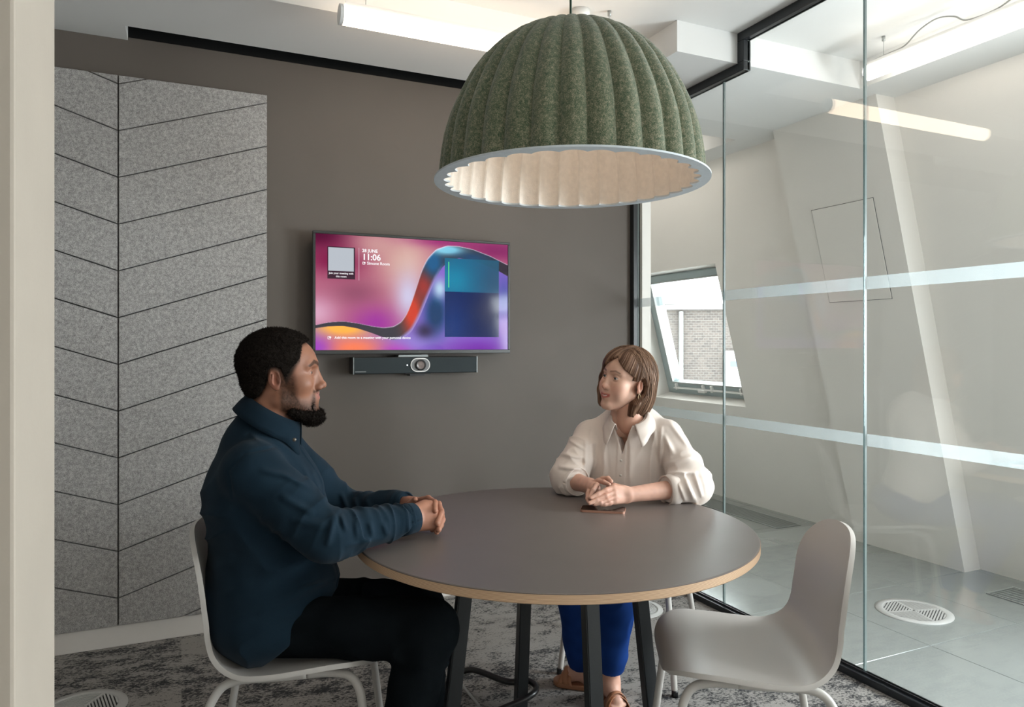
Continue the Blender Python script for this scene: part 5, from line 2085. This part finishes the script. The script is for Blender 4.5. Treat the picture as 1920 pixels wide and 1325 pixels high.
C = blend(C, (0.66, 0.30, 0.22), 0.5 * np.exp(-((z + 0.004) / 0.03) ** 2) * sstep(0.066, 0.078, ay))
zm = z + 0.0622 - 0.0055 * np.clip(ay / 0.026, 0, 1.1)
lipm = sstep(0.082, 0.087, x) * np.exp(-(zm / (0.0112 - 0.0055 * np.clip(ay / 0.026, 0, 1))) ** 4) * (1 - sstep(0.023, 0.029, ay))
C = blend(C, (0.46, 0.105, 0.085), 1.0 * lipm)
mouthin = np.exp(-((zm - 0.0007) / 0.0024) ** 2) * (1 - sstep(0.017, 0.0225, ay)) * (x > 0.08)
C = blend(C, (0.72, 0.66, 0.60), 0.8 * mouthin * (1 - sstep(0.010, 0.018, ay)))
YZ = np.stack([ay * 0, ay, z], 1)
brow = np.minimum(cap(YZ, (0, 0.013, 0.0340), (0, 0.032, 0.0385), 0.0014, 0.0014), cap(YZ, (0, 0.032, 0.0385), (0, 0.048, 0.0325), 0.0014, 0.0003)) + 1.0 * (x < 0.05)
C = blend(C, (0.15, 0.075, 0.048), 0.75 * (1 - sstep(0.0, 0.0035, brow)))
er = np.linalg.norm(Qs - A3(*womh['eye']), axis=1)
lash = np.exp(-((er - 0.0130) / 0.0010) ** 2) * sstep(0.083, 0.086, x) * sstep(0.009, 0.012, z)
C = blend(C, (0.045, 0.025, 0.02), 0.85 * lash)
crease = np.exp(-((er - 0.0152) / 0.0016) ** 2) * sstep(0.078, 0.084, x)
C = blend(C, WOM * 0.62, 0.35 * crease)
pieces = [(to_world(V, hO, hB, hS), Q, C)]


def wom_neck(P):
    d = cap(P, hO + A3(0, 0, -0.06), nB + A3(0.01, 0.01, -0.01), 0.046, 0.052)
    d = smin(d, ell(P, wp(0.008, 0, 0.93), (0.070, 0.105, 0.105), BW), 0.045)
    d = smin(d, cap(P, sR * 0.7 + sL * 0.3, sL * 0.7 + sR * 0.3, 0.030), 0.03)
    col_ = cap(P, wp(0.050, 0.015, 1.005), wp(0.02, 0.07, 1.02), 0.010, 0.006)
    col2 = cap(P, wp(0.050, -0.015, 1.005), wp(0.02, -0.07, 1.02), 0.010, 0.006)
    return smin(smin(d, col_, 0.02), col2, 0.02)


V, Q = surface(wom_neck, (1.30, 2.08, 0.80), (1.84, 2.62, 1.17), 0.0045)
pieces.append((V, Q, np.tile(WOM * np.array((1.0, 0.90, 0.86)), (len(V), 1))))

WH = np.array((0.64, 0.37, 0.28))
lfw = [
    [at(1150, 914, 2.455), at(1136, 919, 2.435), at(1121, 926.5, 2.422), at(1108, 933, 2.412)],
    [at(1152, 922, 2.448), at(1136, 929, 2.425), at(1119, 937, 2.412), at(1105.5, 943, 2.402)],
    [at(1153, 931, 2.442), at(1139, 937, 2.423), at(1126, 942, 2.412), at(1115, 945, 2.408)],
    [at(1153, 939, 2.440), at(1143, 942.5, 2.428), at(1134, 945, 2.420), at(1127, 946, 2.418)]]
rfw = [   # right hand: fingers closing over the back of the left one, seen between wrist and knuckles
    [at(1112, 905, 2.54), at(1122, 901, 2.525), at(1132, 903.5, 2.500), at(1142, 908, 2.482)],
    [at(1118, 903, 2.55), at(1130, 897.5, 2.535), at(1140, 896.5, 2.515), at(1146, 902, 2.495)]]
rth = [at(1110, 912, 2.53), at(1119, 909, 2.500), at(1112, 920, 2.470), at(1105, 933, 2.450)]
rin = [at(1106, 917, 2.53), at(1103, 926, 2.490), at(1102, 935, 2.465), at(1104, 941, 2.450)]


def wom_hands(P):
    d = cap(P, eL, wL, 0.038, 0.0255)
    pl_ = None
    for k_, q in enumerate(lfw):
        c = cap(P, at(1172, 920 + 5 * k_, 2.472), q[0], 0.0150, 0.0115)
        pl_ = c if pl_ is None else smin(pl_, c, 0.010)
    d = smin(d, pl_, 0.018)
    fg = None
    for p in lfw:
        c = chain(P, p, [0.0098, 0.0086, 0.0078, 0.0064], 0.004)
        fg = c if fg is None else smin(fg, c, 0.0014)
    d = smin(d, fg, 0.006)
    d = smin(d, chain(P, [at(1168, 916, 2.48), at(1152, 911, 2.49), at(1140, 914, 2.495)], [0.013, 0.0105, 0.008], 0.004), 0.008)
    e = cap(P, eR, wR, 0.037, 0.0255)
    e = smin(e, cap(P, wR, at(1114, 915, 2.52), 0.022, 0.022), 0.02)
    for p in rfw + [rth, rin]:
        e = smin(e, chain(P, p, [0.0100, 0.0090, 0.0080, 0.0066], 0.004), 0.003)
    d = smin(d, e, 0.0014)
    return smax(d, (TZ + 0.0015) - P[:, 2], 0.003)


allp = np.array([q for p in lfw + rfw + [rth, rin] for q in p] + [wR, wL])
V, Q = surface(wom_hands, np.minimum(allp.min(0), np.minimum(eR, eL)) - 0.045, np.maximum(allp.max(0), np.maximum(eR, eL)) + 0.045, 0.0018)
toc = nrm(A3(0, 0, CAM_H) - lfw[0][3])
tips = [(p[-1] + nrm(toc + A3(0, 0, 0.5)) * 0.0062, nrm(toc + A3(0, 0, 0.5))) for p in lfw]
pieces.append((V, Q, hand_cols(V, WH, tips, [p[0] for p in lfw] + [p[1] for p in lfw] + [p[2] for p in rfw])))
# legs and feet
hpR, hpL = wp(-0.06, -0.085, 0.535), wp(-0.06, 0.085, 0.535)
kR, kL = at(1078, 1075, 2.50), at(1158, 1085, 2.44)
aR, aL = at(1090, 1262, 2.74), at(1143, 1290, 2.62)
aR[2], aL[2] = 0.085, 0.085
toeR, toeL = at(1052, 1262, 2.77), at(1162, 1318, 2.53)
toeR[2], toeL[2] = 0.022, 0.022


def wom_legs(P):
    d = cap(P, wp(-0.03, 0, 0.55), wp(0, 0, 0.92), 0.07, 0.07)
    d = smin(d, cap(P, sR, sL, 0.022), 0.03)
    for (s, e, w) in ((sR, eR, wR), (sL, eL, wL)):
        d = smin(d, smin(cap(P, s, e, 0.024, 0.026), cap(P, e, w, 0.028, 0.022), 0.01), 0.02)
    for (h_, k_, a_, t_) in ((hpR, kR, aR, toeR), (hpL, kL, aL, toeL)):
        d = smin(d, smin(cap(P, h_, k_, 0.06, 0.045), cap(P, k_, a_, 0.045, 0.032), 0.02), 0.03)
        heel = a_ - nrm((t_ - a_) * A3(1, 1, 0)) * 0.03
        heel[2] = 0.035
        d = smin(d, cap(P, a_, heel, 0.031, 0.027), 0.02)
        ball = a_ * 0.35 + t_ * 0.65
        ball[2] = 0.034
        d = smin(d, cap(P, a_ + A3(0, 0, -0.02), ball, 0.030, 0.027), 0.03)
        n_ = np.cross((0, 0, 1.0), nrm((t_ - a_) * A3(1, 1, 0)))
        for j in range(5):
            o_ = n_ * (j - 2) * 0.0135
            d = smin(d, cap(P, ball + o_ + A3(0, 0, -0.006), t_ + o_ * 0.9 - nrm(t_ - ball) * 0.006 * abs(j - 1), 0.0095, 0.0085), 0.006)
    return d


V, Q = surface(wom_legs, np.min([hpR, hpL, kR, kL, aR, aL, toeR, toeL, eR, sR], 0) - 0.11, np.max([hpR, hpL, kR, kL, aR, aL, sL, sR, toeL], 0) + 0.11, 0.0045)
pieces.append((V, Q, WH))
keep(skin_mesh('body', pieces, M['skin'], wom))
eyeballs(womh, hO, hB, hS, HO + A3(0.1, 0, 0), wom, M['iris_blue'])
for o in [c for c in wom.children if c.name.startswith('eye')]:
    mw = o.matrix_world.copy()
    o.matrix_parent_inverse = wom.matrix_basis.inverted()
    o.matrix_basis = mw


# bobbed hair with a side parting
PART = 0.022


def hair_phi(P):
    return np.arctan2(P[:, 1] - PART * sstep(0.0, 0.10, P[:, 2]), P[:, 0] + 0.015)


def wom_hair(P):
    x, y, z = P.T
    d = ell(P, (-0.008, 0, 0.052), (0.1080, 0.0860, 0.0905))
    d = smin(d, ell(P, (0.036, -0.006, 0.062), (0.062, 0.068, 0.050)), 0.03)
    d = smin(d, ell(P, (-0.034, 0.0, -0.035), (0.090, 0.0965, 0.125)), 0.05)
    lk = chain(P, [(0.052, -0.062, 0.055), (0.050, -0.078, 0.000), (0.046, -0.082, -0.050), (0.034, -0.076, -0.115)], [0.016, 0.016, 0.016, 0.015], 0.01)
    d = smin(d, lk, 0.018)
    lk = chain(P, [(-0.02, 0.088, -0.040), (0.010, 0.084, -0.070), (0.018, 0.076, -0.120)], [0.014, 0.016, 0.013], 0.01)
    d = smin(d, lk, 0.018)
    ph = hair_phi(P) + 0.12 * (noise3(P * 22, 70) - 0.5)
    st = noise3(np.stack([ph * 13, z * 5 + x * 3, ph * 0 + 0.5], 1), 71)
    st2 = noise3(np.stack([ph * 34, z * 7 + x * 4, ph * 0 + 0.5], 1), 72)
    d = d - 0.0060 * (st - 0.5) - 0.0030 * (st2 - 0.5)
    # parting groove
    pg = np.exp(-((y - PART) / 0.0045) ** 2) * sstep(0.09, 0.115, z) * sstep(-0.03, 0.0, x)
    d = d + 0.004 * pg
    # face opening
    zl = np.where(y < PART, 0.094 - 0.9 * np.maximum(PART - y, 0) ** 1.0 * np.where(y < PART, 1, 0), 0.094 - 1.25 * np.maximum(y - PART, 0))
    zl = np.maximum(zl, np.where(y < 0, 0.020, 0.016))
    x0 = np.where(y > 0, 0.034, 0.053 + 0.02 * sstep(-0.04, -0.07, y))
    x0 = np.where((y > 0) & (z < 0.012), np.interp(z, [-0.15, -0.075, -0.045, -0.03, 0.0, 0.02], [0.034, 0.022, -0.006, -0.022, -0.022, 0.030]), x0)
    op = np.maximum(x0 - x, z - zl)                 # negative inside the opening
    d = smax(d, -op, 0.010)
    # tucked behind the left ear
    d = smax(d, -ell(P, (0.000, 0.094, -0.004), (0.020, 0.026, 0.030)), 0.006)
    # hollow under: free neck
    d = smax(d, -cap(P, (0.018, 0, -0.02), (0.022, 0, -0.20), 0.056, 0.054), 0.006)
    # blunt, slightly uneven ends
    zb = -0.124 + 0.012 * (noise3(np.stack([ph * 16, ph * 0, ph * 0], 1), 75) - 0.5) + 0.014 * sstep(0.0, 0.06, x)
    d = smax(d, zb - z, 0.003)
    return d


V, Q = surface(wom_hair, (-0.14, -0.12, -0.145), (0.12, 0.12, 0.165), 0.0018)
ph = hair_phi(V) + 0.12 * (noise3(V * 22, 70) - 0.5)
s1 = noise3(np.stack([ph * 45, V[:, 2] * 6 + V[:, 0] * 4, ph * 0], 1), 81)
s2 = noise3(np.stack([ph * 16, V[:, 2] * 4, ph * 0], 1), 82)
C = np.tile(np.array((0.085, 0.043, 0.026)), (len(V), 1))
C = blend(C, (0.30, 0.175, 0.11), np.clip(2.2 * (0.6 * s1 + 0.4 * s2) - 0.75, 0, 0.95))
C = blend(C, (0.055, 0.03, 0.02), 0.7 * np.exp(-((V[:, 1] - PART) / 0.006) ** 2) * sstep(0.10, 0.12, V[:, 2]) + 0.35 * sstep(0.62, 0.8, 1 - s1))
keep(skin_mesh('hair', [(to_world(V, hO, hB, hS), Q, C)], M['hair'], wom))

# loose strands combed from the parting over the hair
rng = np.random.RandomState(7)
NS = 420
sx_ = rng.uniform(-0.085, 0.060, NS)
sd_ = rng.rand(NS) < 0.55
pts = np.stack([sx_, PART + np.where(sd_, 1, -1) * rng.uniform(0.004, 0.012, NS), np.full(NS, 0.15)], 1)
lift = rng.uniform(-0.0006, 0.0016, NS)


def hair_grad(P, e=0.002):
    f0_ = wom_hair(P)
    return f0_, np.stack([wom_hair(P + d_) - f0_ for d_ in np.eye(3) * e], -1) / e


for _ in range(8):
    f0_, g_ = hair_grad(pts)
    pts = pts - g_ * ((f0_ - lift) / np.maximum((g_ * g_).sum(1), 0.05))[:, None]
path = [pts.copy()]
alive = np.ones(NS, bool)
alen = np.zeros(NS, int)
wan = rng.uniform(-0.35, 0.35, NS)
for stp in range(62):
    f0_, g_ = hair_grad(pts)
    n_ = g_ / np.maximum(np.linalg.norm(g_, axis=1), 1e-6)[:, None]
    dn = np.tile(A3(0, 0, -1.0), (NS, 1))
    top = sstep(0.02, 0.09, pts[:, 2])
    dn[:, 1] += np.where(sd_, 1.0, -1.0) * 0.8 * top
    dn[:, 0] += np.where(sd_, -0.55, -0.10) * sstep(-0.03, 0.03, pts[:, 2]) + 0.15 * wan
    t_ = dn - n_ * (dn * n_).sum(1)[:, None]
    t_ /= np.maximum(np.linalg.norm(t_, axis=1), 1e-6)[:, None]
    new = pts + t_ * 0.005
    for _ in range(2):
        f0_, g_ = hair_grad(new)
        new = new - g_ * ((f0_ - lift) / np.maximum((g_ * g_).sum(1), 0.1))[:, None]
    ok = alive & (np.linalg.norm(new - pts, axis=1) < 0.012) & (new[:, 2] > -0.130) & (new[:, 2] < pts[:, 2] + 0.001) & (np.abs(wom_hair(new)) < 0.004)
    alive = ok
    alen += ok
    pts = np.where(ok[:, None], new, pts)
    path.append(pts.copy())
path = np.array(path)
Vs, Qs_, Cs, n0 = [], [], [], 0
for k in range(NS):
    L = alen[k] + 1
    if L < 8:
        continue
    p_ = to_world(path[:L, k], hO, hB, hS)
    r0 = rng.uniform(0.0004, 0.0009)
    v_, f_ = tube_geo(p_, list(r0 * np.interp(np.linspace(0, 1, L), [0, 0.1, 0.8, 1], [0.5, 1, 1, 0.35])), 5)
    f_ = [q for q in f_ if len(q) == 4]
    Vs.append(np.array(v_))
    Qs_.append(np.array(f_) + n0)
    n0 += len(v_)
    c_ = np.array((0.075, 0.038, 0.023)) * (1 - rng.rand()) + np.array((0.30, 0.18, 0.115)) * rng.rand()
    Cs.append(np.tile(c_, (len(v_), 1)))
st_o = keep(skin_mesh('hair_strands', [(np.concatenate(Vs), np.concatenate(Qs_), np.concatenate(Cs))], M['hair'], wom))
st_o['kind'] = 'stuff'

# earring
eo = to_world(A3(0.000, 0.083, -0.034)[None], hO, hB, hS)[0]
M['gold'] = simple('pale gold', (0.80, 0.66, 0.45), 0.25, metal=0.9)
pts = [eo + A3(0.005 * math.sin(a), 0, -0.016 + 0.0165 * math.cos(a)) for a in np.linspace(0.15, 2 * math.pi + 0.1, 26)]
keep(tube('earring', pts, 0.0011, M['gold'], wom, 8))


# blouse
FOLDS_W = [
    (at(1098, 812, 2.66), at(1098, 885, 2.63), 0.008, 0.008), (at(1110, 790, 2.66), at(1106, 870, 2.63), 0.006, 0.009), (at(1126, 800, 2.62), at(1136, 900, 2.60), 0.009, 0.008),
    (at(1139, 800, 2.60), at(1148, 900, 2.58), 0.006, 0.007), (at(1185, 850, 2.58), at(1178, 905, 2.56), 0.005, 0.010), (at(1215, 820, 2.58), at(1180, 880, 2.57), 0.006, 0.012),
    (at(1068, 825, 2.74), at(1095, 842, 2.72), 0.007, 0.007), (at(1052, 850, 2.70), at(1088, 858, 2.68), 0.008, 0.008), (at(1050, 875, 2.67), at(1090, 880, 2.64), 0.009, 0.009), (at(1062, 900, 2.64), at(1085, 888, 2.62), 0.007, 0.007),
    (at(1240, 800, 2.62), at(1236, 890, 2.58), 0.009, 0.008), (at(1252, 870, 2.54), at(1300, 855, 2.57), 0.011, 0.010), (at(1255, 885, 2.53), at(1305, 885, 2.55), 0.010, 0.009),
    (at(1272, 905, 2.52), at(1285, 938, 2.52), 0.009, 0.007), (at(1288, 900, 2.53), at(1300, 935, 2.53), 0.010, 0.008), (at(1302, 888, 2.55), at(1316, 930, 2.55), 0.008, 0.008),
    (at(1255, 790, 2.63), at(1290, 835, 2.60), 0.006, 0.012), (at(1245, 815, 2.62), at(1262, 850, 2.58), 0.007, 0.010), (at(1225, 790, 2.63), at(1232, 850, 2.60), 0.005, 0.010),
]


def wom_blouse(P):
    d = ell(P, wp(0.005, 0, 0.90), (0.115, 0.165, 0.17), BW)
    d = smin(d, ell(P, wp(0.030, 0, 0.76), (0.125, 0.165, 0.20), BW), 0.05)
    d = smin(d, ell(P, wp(-0.02, 0, 0.60), (0.125, 0.17, 0.13), BW), 0.05)
    d = smin(d, ell(np.stack([(P - U0) @ WF, np.abs((P - U0) @ WLd), P[:, 2]], 1), (0.075, 0.062, 0.875), (0.055, 0.065, 0.07)), 0.04)
    d = smin(d, cap(P, sR, sL, 0.050, 0.050), 0.05)
    d = smin(d, cap(P, nB + A3(0.01, 0.01, -0.015), wp(-0.01, 0, 0.95), 0.060, 0.10), 0.05)
    vert = ridged(np.stack([(P @ WLd) * 17, (P @ WF) * 4, P[:, 2] * 3.5], 1), 91) ** 2
    d = d - 0.011 * vert * (1 - sstep(0.92, 1.03, P[:, 2]))
    for (s, e, w, sd) in ((sR, eR, wR, 101), (sL, eL, wL, 111)):
        u = cap(P, s, e, 0.058, 0.064) - limb_folds(P, s, e, 0.012, 15, 12, sd, 0.25, 1.1)
        c_end = e + (w - e) * (0.42 if sd == 101 else 0.44)
        fo = cap(P, e, c_end, 0.060, 0.047) - limb_folds(P, e, c_end, 0.012, 26, 13, sd + 2, 0.0, 0.8)
        n_ = nrm(w - e)
        fo = smax(fo, (P - c_end) @ n_, 0.004)
        d = smin(d, smin(u, fo, 0.02), 0.018)
    d = add_folds(P, d, FOLDS_W)
    # open neck: a narrow V down the front
    q = (P - U0) @ WLd - 0.004
    wv = np.interp(P[:, 2], [0.885, 0.95, 1.0, 1.04, 1.08], [0.0, 0.020, 0.038, 0.054, 0.062])
    V_ = np.maximum(np.abs(q) - wv, 0.02 - (P - U0) @ WF)
    V_ = np.maximum(V_, 0.885 - P[:, 2])
    d = smax(d, -V_, 0.004)
    d = smax(d, -cap(P, nB + A3(0.008, 0.008, -0.03), nB + A3(0, 0, 0.12), 0.0535, 0.060), 0.006)
    # buttoned strip below the V
    d = d - 0.0022 * sstep(-0.020, -0.018, q) * (1 - sstep(0.014, 0.016, q)) * sstep(0.02, 0.04, (P - U0) @ WF)
    rt = np.hypot(P[:, 0] - TC[0], P[:, 1] - TC[1])
    slab_ = np.maximum(rt - TR - 0.003, np.abs(P[:, 2] - (TZ - 0.012)) - 0.0145)
    d = smax(d, -slab_, 0.004)
    d = smax(d, 0.50 - P[:, 2], 0.01)
    return d


V, Q = surface(wom_blouse, (1.20, 1.95, 0.48), (1.86, 2.62, 1.10), 0.0040)
C = np.tile(CREAM, (len(V), 1))
keep(skin_mesh('blouse', [(V, Q, C)], M['silk'], wom))
keep(collar('collar', nB + A3(0.008, 0.008, -0.012), basis(WF, 0, R(-26)), 0.068, 0.062, 0.026, 0.038, 0.058, 33, M['silk'], wom, CREAM, flare=0.75, tip_deg=16, tipout=1.15, back=0.3))
for (e, w, t_, r_) in ((eR, wR, 0.42, 0.049), (eL, wL, 0.44, 0.049)):
    c_end = e + (w - e) * t_
    keep(cuff(c_end, e, r_, 0.042, m=M['silk'], parent=wom, col=CREAM, back=0.006, wob=0.03))
# placket edge and buttons
for zz in (0.868, 0.815):
    fs = np.linspace(0.22, 0.02, 200)
    dd_ = wom_blouse(np.array([wp(f_, 0.002, zz) for f_ in fs]))
    c = wp(fs[np.argmax(dd_ < 0)], 0.002, zz)
    V2, F2 = tube_geo([c - WF * 0.003, c + WF * 0.0018], 0.0046, 12)
    keep(mesh('button', V2, F2, simple('pearl button', (0.70, 0.64, 0.58), 0.3), wom, True))


def wom_trousers(P):
    d = ell(P, wp(-0.06, 0, 0.545), (0.14, 0.175, 0.095), BW)
    for (h_, k_, a_, sd) in ((hpR, kR, aR, 121), (hpL, kL, aL, 131)):
        t = cap(P, h_, k_, 0.085, 0.070)
        hem = k_ + (a_ - k_) * (0.96 if sd == 121 else 0.86)
        s_ = cap(P, k_, hem, 0.072, 0.050) - limb_folds(P, k_, hem, 0.007, 9, 14, sd, 0.0, 0.9)
        s_ = smax(s_, (P - hem) @ nrm(a_ - k_), 0.004)
        s_ = smax(s_, -(np.maximum(cap(P, hem, a_, 0.043), -((P - hem) @ nrm(a_ - k_) + 0.05))), 0.003)
        d = smin(d, smin(t, s_, 0.02), 0.02)
    return smax(d, 0.006 - P[:, 2], 0.003)


V, Q = surface(wom_trousers, np.min([hpR, hpL, kR, kL, aR, aL], 0) - 0.12, np.max([hpR, hpL, kR, kL, aR, aL], 0) + 0.15, 0.0055)
C = np.tile(np.array((0.012, 0.045, 0.20)), (len(V), 1)) * (0.85 + 0.3 * noise3(V * 25, 2))[:, None]
keep(skin_mesh('trousers', [(V, Q, C)], M['denim'], wom))
TAN = np.array((0.42, 0.19, 0.10))
for (a_, t_) in ((aR, toeR), (aL, toeL)):
    f_ = nrm((t_ - a_) * A3(1, 1, 0))
    n_ = np.cross((0, 0, 1.0), f_)
    heel = a_ * A3(1, 1, 0) - f_ * 0.055
    toe = t_ * A3(1, 1, 0) + f_ * 0.016

    def sole(P, heel=heel, toe=toe):
        d = cap(P * A3(1, 1, 0), heel + f_ * 0.02, toe - f_ * 0.03, 0.033, 0.043)
        return smax(d, np.abs(P[:, 2] - 0.010) - 0.009, 0.004)
    V, Q = surface(sole, np.minimum(heel, toe) - 0.07, np.maximum(heel, toe) + A3(0.07, 0.07, 0.05), 0.004)
    sd_ = keep(skin_mesh('sandal', [(V, Q, TAN * 0.8)], M['leather'], wom))
    ball = a_ * 0.35 + t_ * 0.65
    for (s0, s1, hz) in ((-0.3, 0.35, 0.052), (0.35, -0.3, 0.050), (0.02, 0.02, 0.062)):
        rows = []
        for k_ in range(15):
            th = math.pi * k_ / 14
            c = ball * A3(1, 1, 0) + f_ * (0.03 * (s0 + (s1 - s0) * k_ / 14) * 2) + n_ * 0.040 * math.cos(th) + A3(0, 0, 0.014 + (hz - 0.008) * math.sin(th))
            rows.append([c - f_ * 0.010, c + f_ * 0.010])
        st_ = ribbon('strap', np.array(rows), M['leather'], None, 0.002, TAN)
        st_.parent = sd_
        st_.matrix_parent_inverse = (wom.matrix_basis @ sd_.matrix_parent_inverse).inverted()
bpy.context.view_layer.update()
